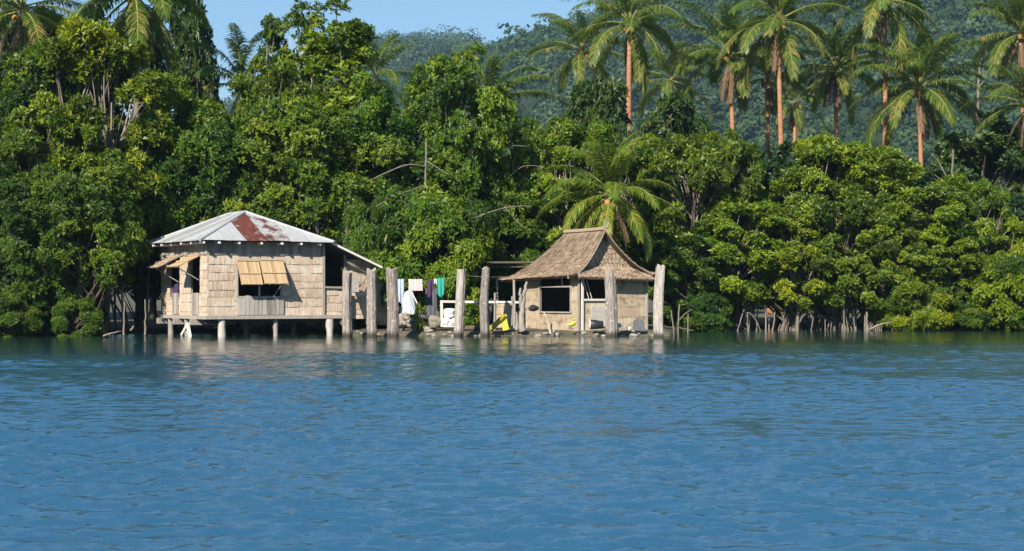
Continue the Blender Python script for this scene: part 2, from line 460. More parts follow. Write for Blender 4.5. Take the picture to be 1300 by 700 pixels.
hill('hill', 'big forested hill rising behind the tall palms', 900, [(360, 215), (450, 165), (520, 124), (560, 90), (600, 62), (650, 42), (700, 28), (740, 17), (790, -2), (860, -28), (950, -52), (1100, -70), (1250, -62), (1420, -60), (1600, -20)], 520, 5, 5600, 5.8, 280, clear=(xat(1091, 530), 530))
hill('hill', 'low forested hill spur below the far ridge', 1050, [(330, 150), (420, 100), (480, 74), (520, 60), (560, 50), (600, 48), (640, 58), (720, 90), (800, 140)], 420, 8, 1500, 6.2, 200)
hill('hill', 'far pale blue hill on the skyline', 1300, [(250, 150), (330, 112), (380, 84), (430, 60), (470, 42), (500, 36), (530, 33), (560, 35), (590, 42), (630, 60), (720, 110), (800, 150)], 500, 13, 1200, 7.0, 150)

# ------------------------------------------------------------------ trees: prototypes
def norm(a):
    return a / (np.linalg.norm(a, axis=-1, keepdims=True) + 1e-9)


def leaves_mesh(name, mat, pads, n_ros, k, L, W, seed, up=.6, alpha=(40, 78), flat=.6, center=None, droop=0.0, inner=.55, young=.05):
    """pads: (n,4) centre+radius. Rosettes of k leaves over the upper shell of every pad."""
    r = np.random.default_rng(seed)
    pr = pads[:, 3]; idx = r.choice(len(pads), n_ros, p=pr ** 2 / (pr ** 2).sum())
    d = norm(r.standard_normal((n_ros, 3)) + np.array([0, 0, .55]))
    rad = pr[idx] * (inner + (1 - inner) * r.random(n_ros) ** .6) * (1 + .12 * r.standard_normal(n_ros))
    pos = pads[idx, :3] + d * rad[:, None] * np.array([1, 1, flat])
    out = norm((pos - center) * np.array([1, 1, .6]))
    ax = norm(d * .55 + np.array([0, 0, up]) + out * .45 + .25 * r.standard_normal((n_ros, 3)))
    p = norm(np.cross(ax, r.standard_normal((n_ros, 3)))); q = np.cross(ax, p)
    ph = (np.arange(k)[None] * 2 * np.pi / k + r.normal(0, .35, (n_ros, k)))
    al = np.radians(r.uniform(*alpha, (n_ros, k)))
    rd = p[:, None] * np.cos(ph)[..., None] + q[:, None] * np.sin(ph)[..., None]
    ld = ax[:, None] * np.cos(al)[..., None] + rd * np.sin(al)[..., None]
    ld = norm(ld - np.array([0, 0, droop]) * r.uniform(.4, 1.2, (n_ros, k, 1)))
    nn = norm(ax[:, None] - ld * (ax[:, None] * ld).sum(-1, keepdims=True))
    w = np.cross(ld, nn)
    l = L * np.exp(r.normal(0, .2, (n_ros, k, 1))); wd = W * l / L * r.uniform(.8, 1.2, (n_ros, k, 1)) / 2
    b0 = pos[:, None] + ld * .012 + r.normal(0, .03, (n_ros, k, 3))
    mid = b0 + ld * l * .52
    tip = b0 + ld * l - nn * l * .12
    V = np.stack([b0, mid - w * wd + nn * wd * .35, tip, mid + w * wd + nn * wd * .35], 2).reshape(-1, 3)
    padt = np.clip(r.normal(.47, .2, len(pads)), 0, 1)
    t = padt[idx][:, None] + r.normal(0, .14, (n_ros, 1)) + r.normal(0, .10, (n_ros, k))
    t = np.where(r.random((n_ros, k)) < young * .25, 1.0, np.clip(t, 0, .95))
    b = MB(); b.add(V, np.arange(len(V)).reshape(-1, 4), 0, np.repeat(t.ravel(), 4))
    return b.mesh(name, mat)


def make_pads(seed, rx, rz, cz, n, pr, power=2.3, lo=.45, taper=0.0, outliers=.12):
    r = np.random.default_rng(seed)
    d = norm(r.standard_normal((n, 3)))
    sup = (np.abs(d) ** power).sum(1) ** (-1 / power)
    f = (lo + (1 - lo) * r.random(n) ** .55)
    f = np.where(r.random(n) < outliers, f * r.uniform(1.05, 1.2, n), f)
    c = d * (sup * f)[:, None] * np.array([rx, rx, rz])
    if taper:
        c[:, :2] *= (1 - taper * np.clip(c[:, 2:] / rz, -1, 1))
    c[:, 2] += cz
    rad = r.uniform(*pr, n)
    return np.column_stack([c, rad])


def trunk_mesh(name, mat, pads, H, r0, seed, base_spread=None, multi=1, roots=0, limb=.055, root_h=.9):
    r = np.random.default_rng(seed); b = MB()
    order = r.permutation(len(pads))
    for s in range(multi):
        off = np.array([0, 0, 0.0]) if multi == 1 else np.array([*(r.uniform(-1, 1, 2) * (base_spread or .6)), 0])
        top = np.array([off[0] * 1.7, off[1] * 1.7, H * r.uniform(.62, .8)])
        zz = np.linspace(0, 1, 9)
        wob = np.cumsum(r.normal(0, .03 * H * .25, (9, 2)), 0); wob -= wob[0]
        pts = np.column_stack([off[0] + (top[0] - off[0]) * zz + wob[:, 0], off[1] + (top[1] - off[1]) * zz + wob[:, 1], -.5 + (top[2] + .5) * zz])
        rad = (r0 / math.sqrt(multi)) * (1 - .78 * zz)
        b.tube(pts, rad, 8, 0, np.clip(.45 + r.normal(0, .15), 0, 1), jit=.05, rng=r)
        mine = order[s::multi][:46]
        for i in mine:
            c = pads[i, :3]
            zf = np.clip(c[2] / top[2] * .72 - .1, .12, .98)
            k = int(round(zf * 8)); a = pts[k]
            m = (a + c) / 2 + np.array([0, 0, -.12]) + r.normal(0, .12, 3)
            t = np.linspace(0, 1, 6)[:, None]
            q = (1 - t) ** 2 * a + 2 * t * (1 - t) * m + t ** 2 * c
            b.tube(q, np.linspace(limb * (.6 + .6 * rad[k] / r0), .012, 6), 5, 0, np.clip(.45 + r.normal(0, .15), 0, 1), cap=False)
    for i in range(roots):
        a = r.uniform(0, 6.28); R1 = r.uniform(.45, 1.5); h = root_h * r.uniform(.6, 1.35)
        t = np.linspace(0, 1, 8)
        x = R1 * t ** .75; z = h * (1 - t ** 2.1) - .55 * t
        q = np.column_stack([x * math.cos(a), x * math.sin(a), z])
        b.tube(q, np.linspace(.035, .022, 8), 5, 0, np.clip(.5 + r.normal(0, .2), 0, 1), cap=False)
    for i in range(roots // 2):
        a = r.uniform(0, 6.28); R1 = r.uniform(.3, 1.9); h = r.uniform(.9, 1.9)
        q = np.column_stack([R1 * math.cos(a) + np.linspace(0, r.normal(0, .25), 5), R1 * math.sin(a) + np.linspace(0, r.normal(0, .2), 5), np.linspace(-.5, h, 5)])
        b.tube(q, np.linspace(.045, .028, 5), 5, 0, np.clip(.55 + r.normal(0, .2), 0, 1), cap=False)
    return b.mesh(name, mat, True)


PROTO = {}
LF = 1.0


def proto(kind, i, rx, H, z0, npads, pr, n_ros, k, L, W, mat, bark, power=2.3, lo=.42, taper=0.0, r0=.16, multi=1, roots=0, **kw):
    seed = hash((kind, i)) if False else (sum(ord(c) for c in kind) * 31 + i * 977)
    rz = (H - z0) / 2 - pr[0] * .35; cz = (H + z0) / 2
    pads = make_pads(seed, rx - pr[0] * .6, rz, cz, npads, pr, power, lo, taper)
    crown = leaves_mesh(kind + '_crown', mat, pads, n_ros, k, L, W, seed + 1, center=np.array([0, 0, cz - rz * .3]), **kw)
    tr = trunk_mesh(kind + '_trunk', bark, pads, H, r0, seed + 2, .5, multi, roots)
    PROTO.setdefault(kind, []).append((crown, tr, rx, H))


for i in range(5):
    proto('mangrove', i, 2.2, 6.2, 1.15, 98, (.28, .56), 7600, 8, .145, .066, M['leaf_mangrove'], M['bark_mangrove'], power=3.0, multi=3, roots=22, r0=.17, flat=.58, up=.75, lo=.56, young=.1)
for i in range(5):
    proto('broad', i, 2.7, 8.0, 1.1, 120, (.36, .75), 9600, 8, .145, .066, M['leaf_broad'], M['bark_dark'], power=2.7, multi=2, r0=.2, flat=.66, up=.6)
for i in range(2):
    proto('bush', i, 2.0, 3.4, .15, 56, (.36, .62), 7000, 8, .15, .05, M['leaf_broad'], M['bark_dark'], power=2.6, multi=4, r0=.12, droop=.55, up=.4, flat=.75)
for i in range(3):
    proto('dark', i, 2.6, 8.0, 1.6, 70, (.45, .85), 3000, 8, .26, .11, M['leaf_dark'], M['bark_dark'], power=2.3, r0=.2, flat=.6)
proto('column', 0, 1.15, 10.0, 1.5, 80, (.35, .6), 3600, 8, .17, .085, M['leaf_mangrove'], M['bark_mangrove'], power=2.6, r0=.16)
for i in range(2):
    proto('sparse', i, 1.3, 11.0, 6.2, 22, (.32, .5), 560, 7, .2, .10, M['leaf_broad'], M['deadwood'], power=2.2, lo=.3, r0=.17, flat=.9)
proto('sprig', 0, .5, .75, .05, 9, (.14, .22), 110, 7, .12, .05, M['leaf_mangrove'], M['bark_dark'], r0=.02, flat=.8)

KIND_NAME = {'mangrove': ('mangrove_tree', 'mangrove'), 'broad': ('broadleaf_tree', 'tree'), 'bush': ('leafy_bush', 'bush'), 'dark': ('dark_tree', 'tree'),
             'column': ('columnar_tree', 'tree'), 'sparse': ('slender_tree', 'tree'), 'sprig': ('small_plant', 'plant')}
trng = random.Random(4)


def tree(kind, px, top, wpx, Y, label, col=(1, 1, 1), variant=None, group=None, rz=None, z0=None):
    ps = PROTO[kind]; crown, tr, rx, H = ps[variant if variant is not None else trng.randrange(len(ps))]
    x = xat(px, Y); gz = float(ground_z(np.array([x]), np.array([Y]))[0]) if z0 is None else z0
    gz = max(gz, -.35)
    topz = EYE + (HZ - top) / FPX * Y
    s = wpx / FPX * Y / (2 * rx); sz = (topz - gz) / H
    nm, cat = KIND_NAME[kind]
    t = thing(nm, label, cat, (x, Y, gz), trng.uniform(0, 6.28) if rz is None else rz, (s, s, sz), group)
    part('trunk', tr, t)
    part('crown', crown, t, color=(*col, 1))
    return t


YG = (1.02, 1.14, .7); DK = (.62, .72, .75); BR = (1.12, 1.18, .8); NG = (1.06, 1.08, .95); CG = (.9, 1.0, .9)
G1, G2, G3, G4 = 'trees on the bank left of the iron-roofed house', 'mangroves along the right shore', 'trees behind the huts', 'dark trees behind the shore trees'
# left bank, front row
tree('broad', -20, 170, 150, 62.5, 'front tree cut by the left edge, low by the water', (.7, .8, .75), 0, G1)  # this crown and the next darkened to paint in the bank's shade
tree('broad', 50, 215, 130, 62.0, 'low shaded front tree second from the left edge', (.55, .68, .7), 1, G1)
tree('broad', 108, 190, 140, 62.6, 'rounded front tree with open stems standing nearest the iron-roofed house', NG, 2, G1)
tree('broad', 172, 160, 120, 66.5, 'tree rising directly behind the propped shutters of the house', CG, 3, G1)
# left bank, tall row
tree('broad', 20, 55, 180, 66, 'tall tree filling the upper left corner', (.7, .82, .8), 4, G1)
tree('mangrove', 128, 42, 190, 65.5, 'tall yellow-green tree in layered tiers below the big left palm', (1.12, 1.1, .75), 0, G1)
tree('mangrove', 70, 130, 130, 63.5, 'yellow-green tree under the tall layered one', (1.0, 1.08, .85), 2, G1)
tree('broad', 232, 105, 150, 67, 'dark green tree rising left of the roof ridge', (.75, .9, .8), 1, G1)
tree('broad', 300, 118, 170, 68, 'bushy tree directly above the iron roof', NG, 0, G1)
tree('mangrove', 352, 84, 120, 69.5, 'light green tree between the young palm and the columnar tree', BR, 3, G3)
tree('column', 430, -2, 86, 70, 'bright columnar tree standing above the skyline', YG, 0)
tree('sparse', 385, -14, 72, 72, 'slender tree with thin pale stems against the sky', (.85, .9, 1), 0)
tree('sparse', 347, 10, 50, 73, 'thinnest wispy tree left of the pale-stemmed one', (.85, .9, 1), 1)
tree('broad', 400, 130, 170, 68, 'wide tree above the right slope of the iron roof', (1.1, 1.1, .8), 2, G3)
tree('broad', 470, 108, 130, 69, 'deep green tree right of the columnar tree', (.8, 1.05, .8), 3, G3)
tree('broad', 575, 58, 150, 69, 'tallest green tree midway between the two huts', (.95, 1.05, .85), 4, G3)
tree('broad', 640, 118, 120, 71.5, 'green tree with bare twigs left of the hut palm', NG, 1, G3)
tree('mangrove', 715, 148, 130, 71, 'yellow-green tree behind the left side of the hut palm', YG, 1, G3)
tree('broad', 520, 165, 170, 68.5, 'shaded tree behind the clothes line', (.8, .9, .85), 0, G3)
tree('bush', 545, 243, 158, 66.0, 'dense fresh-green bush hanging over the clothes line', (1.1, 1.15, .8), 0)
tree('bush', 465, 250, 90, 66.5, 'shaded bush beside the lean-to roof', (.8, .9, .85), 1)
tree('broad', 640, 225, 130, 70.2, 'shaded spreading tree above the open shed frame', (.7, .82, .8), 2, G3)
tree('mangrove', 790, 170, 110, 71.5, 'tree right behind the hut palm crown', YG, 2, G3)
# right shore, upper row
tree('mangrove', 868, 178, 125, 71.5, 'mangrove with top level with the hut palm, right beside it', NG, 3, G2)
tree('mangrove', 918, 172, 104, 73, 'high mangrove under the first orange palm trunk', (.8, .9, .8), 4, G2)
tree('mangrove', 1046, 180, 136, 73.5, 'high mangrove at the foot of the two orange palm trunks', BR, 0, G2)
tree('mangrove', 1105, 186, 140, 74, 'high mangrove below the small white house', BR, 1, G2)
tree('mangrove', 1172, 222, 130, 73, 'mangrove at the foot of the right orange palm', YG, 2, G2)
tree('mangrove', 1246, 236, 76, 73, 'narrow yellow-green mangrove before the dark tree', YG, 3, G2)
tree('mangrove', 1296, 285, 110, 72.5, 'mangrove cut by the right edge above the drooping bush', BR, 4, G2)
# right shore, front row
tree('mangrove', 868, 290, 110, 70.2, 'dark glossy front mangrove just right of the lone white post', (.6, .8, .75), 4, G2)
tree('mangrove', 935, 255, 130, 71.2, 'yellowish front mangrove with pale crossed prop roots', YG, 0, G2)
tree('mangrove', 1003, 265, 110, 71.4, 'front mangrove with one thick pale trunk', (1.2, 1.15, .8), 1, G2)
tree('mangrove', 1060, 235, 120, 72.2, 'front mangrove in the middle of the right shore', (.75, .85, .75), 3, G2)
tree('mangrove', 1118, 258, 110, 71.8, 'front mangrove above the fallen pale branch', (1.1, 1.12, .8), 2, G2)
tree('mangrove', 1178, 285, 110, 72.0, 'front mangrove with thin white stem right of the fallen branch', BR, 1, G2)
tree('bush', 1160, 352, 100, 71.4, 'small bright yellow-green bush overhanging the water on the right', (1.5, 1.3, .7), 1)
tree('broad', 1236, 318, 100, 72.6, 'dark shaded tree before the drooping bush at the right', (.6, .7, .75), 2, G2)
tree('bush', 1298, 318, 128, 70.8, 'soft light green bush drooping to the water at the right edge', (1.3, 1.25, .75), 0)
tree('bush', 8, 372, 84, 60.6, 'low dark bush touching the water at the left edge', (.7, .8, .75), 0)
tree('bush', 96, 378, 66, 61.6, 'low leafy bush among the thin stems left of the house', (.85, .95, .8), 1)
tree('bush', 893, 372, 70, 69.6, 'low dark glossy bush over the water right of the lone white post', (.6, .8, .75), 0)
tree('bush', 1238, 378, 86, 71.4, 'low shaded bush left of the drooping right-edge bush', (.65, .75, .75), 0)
# dark trees behind
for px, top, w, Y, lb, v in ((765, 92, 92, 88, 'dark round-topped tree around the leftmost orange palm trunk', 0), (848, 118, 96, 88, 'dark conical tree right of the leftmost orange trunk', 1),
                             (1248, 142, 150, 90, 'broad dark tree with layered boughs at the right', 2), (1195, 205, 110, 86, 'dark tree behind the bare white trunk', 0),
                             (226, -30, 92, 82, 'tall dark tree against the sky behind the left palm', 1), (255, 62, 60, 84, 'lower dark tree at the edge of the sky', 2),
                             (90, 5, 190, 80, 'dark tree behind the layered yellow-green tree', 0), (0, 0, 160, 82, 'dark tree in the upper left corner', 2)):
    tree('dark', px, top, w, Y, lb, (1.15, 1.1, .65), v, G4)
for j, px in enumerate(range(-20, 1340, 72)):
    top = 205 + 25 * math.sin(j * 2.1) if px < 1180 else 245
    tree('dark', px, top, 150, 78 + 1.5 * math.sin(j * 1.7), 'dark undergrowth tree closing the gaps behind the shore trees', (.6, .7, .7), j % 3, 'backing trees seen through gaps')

# ------------------------------------------------------------------ palms
def frond_mesh(name, e0, seed, L=4.1, dead=False, hang=.8, nl=92):
    r = np.random.default_rng(seed); b = MB()
    n = 16; s = np.linspace(0, 1, n)
    el = np.radians(e0) - np.radians((74 if not dead else 30) + r.uniform(-10, 10)) * s ** 1.5
    el = np.maximum(el, np.radians(-86))
    dl = L / (n - 1)
    side = np.cumsum(np.full(n, r.uniform(-.05, .05)) * s)
    P = np.zeros((n, 3))
    for i in range(1, n):
        P[i] = P[i - 1] + dl * np.array([math.cos(el[i - 1]) * math.cos(side[i]), math.cos(el[i - 1]) * math.sin(side[i]), math.sin(el[i - 1])])
    b.tube(P, np.linspace(.05, .008, n), 5, 1, .6, cap=False)
    ls = np.linspace(.17, .995, nl)
    pos = np.stack([np.interp(ls, s, P[:, k]) for k in range(3)], 1)
    T = norm(np.stack([np.interp(ls, s, np.gradient(P[:, k])) for k in range(3)], 1))
    S = norm(np.cross(T, np.array([0, 0, 1.0]) + 0 * T)); U = np.cross(S, T)
    prof = .95 * L / 4 * np.clip(np.sin(np.pi * np.clip((ls - .10) / .98, 0, 1)) ** .55, .25, 1) * (1 - .35 * ls)
    for sg in (-1, 1):
        l = (prof * r.uniform(.85, 1.1, nl))[:, None]
        h = (hang * r.uniform(.5, 1.3, nl))[:, None]
        d1 = norm(sg * S * .85 + T * (.45 + .5 * ls[:, None]) + U * .18 - np.array([0, 0, 1.0]) * h * .45 + .13 * r.standard_normal((nl, 3)))
        d2 = norm(d1 + .1 * r.standard_normal((nl, 3)) - np.array([0, 0, 1.0]) * h * 1.15)
        w = norm(np.cross(d1, U)); w = norm(w + .4 * T) * (.027 if not dead else .02)
        a = pos; m = a + d1 * l * .5; e = m + d2 * l * .5
        V = np.stack([a - w * .6, a + w * .6, m - w, m + w, e - w * .15, e + w * .15], 1).reshape(-1, 3)
        i = np.arange(nl)[:, None] * 6
        F = np.concatenate([i + np.array([0, 1, 3, 2]), i + np.array([2, 3, 5, 4])])
        base_t = r.uniform(.25, .7) + (.12 if e0 < 5 else 0)
        t = np.clip(base_t + r.normal(0, .1, nl), 0, .9)
        t = np.where(r.random(nl) < (.05 if e0 > 10 else .16), 1, t)
        b.add(V, F, 0, np.repeat(t, 6))
    return b.mesh(name, [M['leaf_dead'] if dead else M['leaf_palm'], M['rachis'] if not dead else M['bark_hutpalm']])


FRONDS = {}
for e in (84, 66, 48, 30, 12, -8, -30):
    FRONDS[e] = [frond_mesh('frond', e + k * 5 - 4, 100 + e * 3 + k) for k in range(3)]
DEAD = [frond_mesh('dead_frond', -48 - 12 * k, 300 + k, 3.0, True, .9, 46) for k in range(3)]


def palm(px, py, Y, scale, label, trunk_r=.16, base_px=None, nfr=25, dead=4, seed=1, bark='bark_palm', elev=None, tone=(1, 1, 1), nuts=4, group='tall coconut palms behind the mangroves', skip=None, base_z=None):
    r = random.Random(seed); c = at(px, py, Y)
    bx = xat(base_px if base_px is not None else px, Y); gz = float(ground_z(np.array([bx]), np.array([Y]))[0]) if base_z is None else base_z
    t = thing('coconut_palm', label, 'palm', (bx, Y, gz), group=group)
    h = c[2] - gz; n = 26; q = np.linspace(0, 1, n)
    bend = (c[0] - bx)
    P = np.column_stack([bend * q ** 1.6 + .05 * np.sin(q * 5 + seed), .25 * np.sin(q * 2.5 + seed), h * q])
    P[-1, :2] = P[-2, :2]
    rr = .76 * trunk_r * (1.25 - .5 * q + .35 * np.exp(-q * 14)) * (1 + .05 * (np.arange(n) % 2))
    b = MB(); b.tube(P, rr, 10, 0, np.clip(.35 + .35 * q, 0, 1)); part('trunk', b.mesh('trunk', M[bark], True), t)
    top = P[-1]
    keys = list(FRONDS)
    if elev is None:
        elev = (86, r.choice((-34, -22, -12, -28)))
    for i in range(nfr):
        f = i / (nfr - 1)
        e = 84 - 114 * f ** 1.0 if elev is None else elev[0] + (elev[1] - elev[0]) * f
        e += r.uniform(-6, 6)
        key = min(keys, key=lambda k: abs(k - e))
        o = part('frond', r.choice(FRONDS[key]), t, loc=top + np.array([0, 0, -.25 * f]), rot=(r.uniform(-.08, .08), r.uniform(-.08, .08), i * 2.39996 + r.uniform(-.25, .25)), color=(*tone, 1))
        sc = scale * r.uniform(.88, 1.08) * (.8 if e > 75 else 1)
        o.scale = (sc, sc, sc)
    for i in range(dead):
        o = part('dead_frond', r.choice(DEAD), t, loc=top + np.array([0, 0, -.35]), rot=(0, 0, r.uniform(0, 6.28)))
        o.scale = (scale * .8,) * 3
    for i in range(nuts):
        a = r.uniform(0, 6.28); b = MB()
        u = np.linspace(0, np.pi, 7)
        prof = np.column_stack([0 * u, 0 * u, -.15 * np.cos(u)])
        b.tube(prof, np.maximum(.12 * np.sin(u), .004), 8, 0, .5)
        part('coconut', b.mesh('coconut', M['nut'], True), t, loc=top + np.array([.28 * math.cos(a), .28 * math.sin(a), -.35 - .2 * r.random()]))
    return t


TO = (1.0, 1.0, 1.0)
palm(798, 28, 92, .98, 'coconut palm with orange trunk leaning over the dark round tree', base_px=800, seed=2, trunk_r=.2, nuts=3)
palm(737, 62, 98, .86, 'coconut palm left of the first orange trunk, its stem hidden by the dark tree', base_px=742, seed=3, nfr=18)
palm(852, 98, 104, .80, 'short coconut palm between the two dark trees', base_px=850, seed=4, nfr=18, nuts=0)
palm(928, 66, 94, .98, 'coconut palm whose trunk shows just above the mangroves, brown crown base', base_px=931, seed=5, trunk_r=.17, nfr=26, dead=4)
palm(990, 22, 90, .98, 'coconut palm with the longest pale orange trunk', base_px=993, seed=6, trunk_r=.17)
palm(975, 95, 98, .72, 'coconut palm with thick orange stem left of the longest trunk', base_px=978, seed=7, trunk_r=.2, nfr=14, dead=5)
palm(1060, 82, 96, .88, 'coconut palm with dark dead fronds hanging round its trunk', base_px=1065, seed=8, trunk_r=.17, dead=9)
palm(1008, 128, 106, .66, 'low coconut palm with browned crown behind the tall trunks', base_px=1006, seed=9, nfr=16, dead=6)
palm(1122, -6, 92, 1.05, 'coconut palm with crown at the top edge and coconuts beneath', base_px=1122, seed=10, trunk_r=.16, nuts=6)
palm(1168, 108, 90, 1.0, 'coconut palm with deep orange trunk right of the top-edge crown', base_px=1168, seed=11, trunk_r=.16, nfr=28)
palm(1298, 38, 94, .95, 'coconut palm at the right edge, upper of the two crowns', base_px=1303, seed=12)
palm(1306, 130, 88, .82, 'coconut palm at the right edge, lower of the two crowns', base_px=1310, seed=13, nfr=20)
palm(172, -14, 70, .98, 'coconut palm drooping over the tall left trees', base_px=178, seed=14, nfr=26, group='coconut palms among the left trees', bark='bark_hutpalm')
palm(28, 8, 74, .9, 'coconut palm with faded fronds in the upper left corner', base_px=30, seed=15, nfr=20, group='coconut palms among the left trees', tone=(1.0, .95, .9), bark='bark_hutpalm')
palm(306, 102, 74, .74, 'coconut palm with upright fronds at the edge of the sky', base_px=305, seed=16, nfr=13, elev=(85, 5), dead=1, group='coconut palms among the left trees', bark='bark_hutpalm', nuts=0)
palm(620, 128, 80, .86, 'coconut palm behind the tallest tree between the huts', base_px=618, seed=17, nfr=14, elev=(84, -20), dead=1, group='coconut palms among the left trees', bark='bark_hutpalm', nuts=0)
palm(478, 92, 84, .72, 'coconut palm just showing beside the columnar tree', base_px=476, seed=18, nfr=14, group='coconut palms among the left trees', bark='bark_hutpalm', nuts=0)
palm(774, 243, 67.5, .76, 'young coconut palm arching over the thatched hut roof', base_px=771, seed=21, trunk_r=.11, nfr=34, dead=4, elev=(86, -48), bark='bark_hutpalm', tone=(1.35, 1.25, .8), nuts=7, group='palm by the hut')

# dead trees, bare branches, loose mangrove and tree stems
def bare(name, label, pts_list, mat='bark_mangrove', cat='dead tree', group=None):
    """pts_list: [(list of (px,py,Y)), r0, r1]"""
    pts_list = [(p, a * (.62 if cat == 'branch' or len(pts_list) > 3 else 1), c * .7) for p, a, c in pts_list]
    p0 = at(*pts_list[0][0][0]); p0[2] = max(p0[2], -.3)
    t = thing(name, label, cat, p0, group=group)
    for j, (pts, r0, r1) in enumerate(pts_list):
        P = np.array([at(*p) for p in pts]) - p0
        n = 4 * (len(P) - 1) + 1; s = np.linspace(0, len(P) - 1, n)
        Q = np.stack([np.interp(s, np.arange(len(P)), P[:, k]) for k in range(3)], 1)
        rg = np.random.default_rng(j + len(label))
        for _ in range(5):
            Q[1:-1] = .25 * Q[:-2] + .5 * Q[1:-1] + .25 * Q[2:]
        Q[1:-1] += rg.normal(0, r0 * .2, (n - 2, 3))
        b = MB(); b.tube(Q, np.linspace(r0, r1, n), 7, 0, .5, jit=.06, rng=rg)
        part('trunk' if j == 0 else 'branch', b.mesh('branch', M[mat], True), t)
    return t


bare('dead_tree', 'pale dead tree with long bare branch between the two huts', [([(540, 405, 66.3), (541, 300, 66.2), (540, 240, 66), (541, 180, 65.8)], .085, .05), ([(541, 212, 65.9), (520, 207, 65.3), (497, 216, 65), (470, 229, 65)], .05, .025), ([(541, 204, 65.9), (556, 214, 65.6), (570, 222, 65.5)], .03, .015), ([(541, 236, 66), (505, 246, 65), (478, 262, 65)], .035, .015)])
bare('dead_branch', 'bare twiggy grey bough right of the pale dead trunk', [([(640, 232, 69), (618, 205, 68.6), (600, 198, 68.2), (582, 199, 68)], .04, .012), ([(640, 232, 69), (655, 216, 68.6), (668, 209, 68.4), (690, 212, 68.2)], .035, .01), ([(618, 205, 68.6), (632, 190, 68.4), (650, 184, 68.2), (670, 186, 68)], .03, .01)], cat='branch')
bare('dead_branch', 'low bare bough reaching toward the thatched hut roof', [([(600, 278, 65.2), (640, 262, 65), (672, 262, 65)], .035, .015), ([(640, 262, 65), (655, 280, 65), (668, 292, 65)], .022, .01)], cat='branch')
bare('dead_tree', 'leaning pale trunk with forks above the lean-to roof', [([(405, 420, 67), (402, 280, 66), (400, 262, 66)], .09, .06), ([(441, 420, 67), (439, 275, 66.2), (446, 240, 66)], .08, .05)])
bare('dead_tree', 'white leafless tree top above the dark tree at right', [([(1238, 420, 95), (1240, 120, 95), (1244, 85, 95), (1250, 52, 95)], .16, .06), ([(1242, 98, 95), (1254, 82, 95)], .05, .03), ([(1246, 76, 95), (1240, 66, 95)], .05, .03), ([(1241, 112, 95), (1252, 100, 95)], .05, .03)])
bare('dead_tree', 'bare white trunk with broken twigs in front of the dark tree', [([(1206, 420, 80), (1207, 235, 79.5), (1210, 190, 79)], .13, .06), ([(1207, 232, 79), (1194, 212, 79), (1190, 202, 79)], .05, .03), ([(1207, 225, 79), (1218, 214, 79)], .05, .02), ([(1200, 232, 79), (1186, 222, 79)], .04, .02)])
bare('mangrove_stem', 'thick pale stem with broken top standing in the water at right', [([(1012, 421, 70.6), (1013, 400, 70.6), (1011, 374, 70.7)], .085, .06), ([(1013, 412, 70.6), (1022, 398, 70.6), (1027, 390, 70.5)], .03, .02)], cat='stem')  # mangrove stems and roots at the waterline, not whole dead trees
bare('mangrove_stem', 'short pale stump left of the fallen branch', [([(1100, 424, 70.6), (1101, 412, 70.6), (1100, 396, 70.6)], .10, .05)], cat='stem')
bare('fallen_branch', 'pale fallen branch arching out of the water on the right', [([(1106, 418, 70.4), (1120, 410, 70.3), (1135, 410, 70.4)], .07, .05), ([(1150, 418, 70.5), (1158, 402, 70.5), (1172, 398, 70.6), (1184, 392, 70.6)], .07, .05)], cat='branch')
bare('mangrove_stem', 'twin white stems below the bright overhanging bush', [([(1178, 424, 70.6), (1178, 405, 70.6), (1179, 388, 70.6)], .07, .06), ([(1184, 424, 70.6), (1183, 405, 70.6), (1184, 390, 70.6)], .07, .05)], cat='stem')
bare('mangrove_stem', 'forked pale stem beside the lone white post', [([(861, 430, 63), (861, 400, 63), (863, 386, 63)], .05, .035), ([(861, 408, 63), (870, 398, 63), (878, 393, 63)], .03, .015), ([(856, 428, 63), (854, 408, 63), (852, 394, 63)], .04, .03), ([(861, 416, 63), (880, 420, 63)], .025, .02)], cat='stem')
bare('mangrove_stem', 'crossed pale roots under the yellowish front mangrove', [([(966, 422, 70), (961, 408, 70), (952, 396, 70), (944, 398, 70)], .032, .025), ([(936, 422, 70), (942, 400, 70), (947, 388, 70)], .05, .03), ([(980, 422, 70), (983, 406, 70), (984, 396, 70)], .06, .03), ([(949, 422, 70), (949, 398, 70)], .035, .03)], cat='stem')
for k, (px, y0, lb) in enumerate(((106, 398, 'thin pale stem leaning under the left front trees, nearest the middle'), (112, 405, 'thin upright stem beside the leaning one at left'), (157, 372, 'tall white stem close to the house corner'), (184, 380, 'thin grey stem nearest the house wall'), (62, 352, 'grey stem in the shade at far left'))):
    bare('tree_stem', lb, [([(px + (4 if k == 0 else 0), 426, 61.8), (px + 1, (428 + y0) / 2, 61.9), (px - (8 if k == 0 else 0), y0, 62)], .04, .025)], cat='stem')  # single stems of the bank trees, not young trees
bare('fallen_branch', 'pale branch lying at the water edge left of the house', [([(131, 427, 59), (142, 423, 59), (153, 421, 59.2)], .05, .03), ([(166, 420, 59.4), (170, 414, 59.4)], .06, .04)], cat='branch')

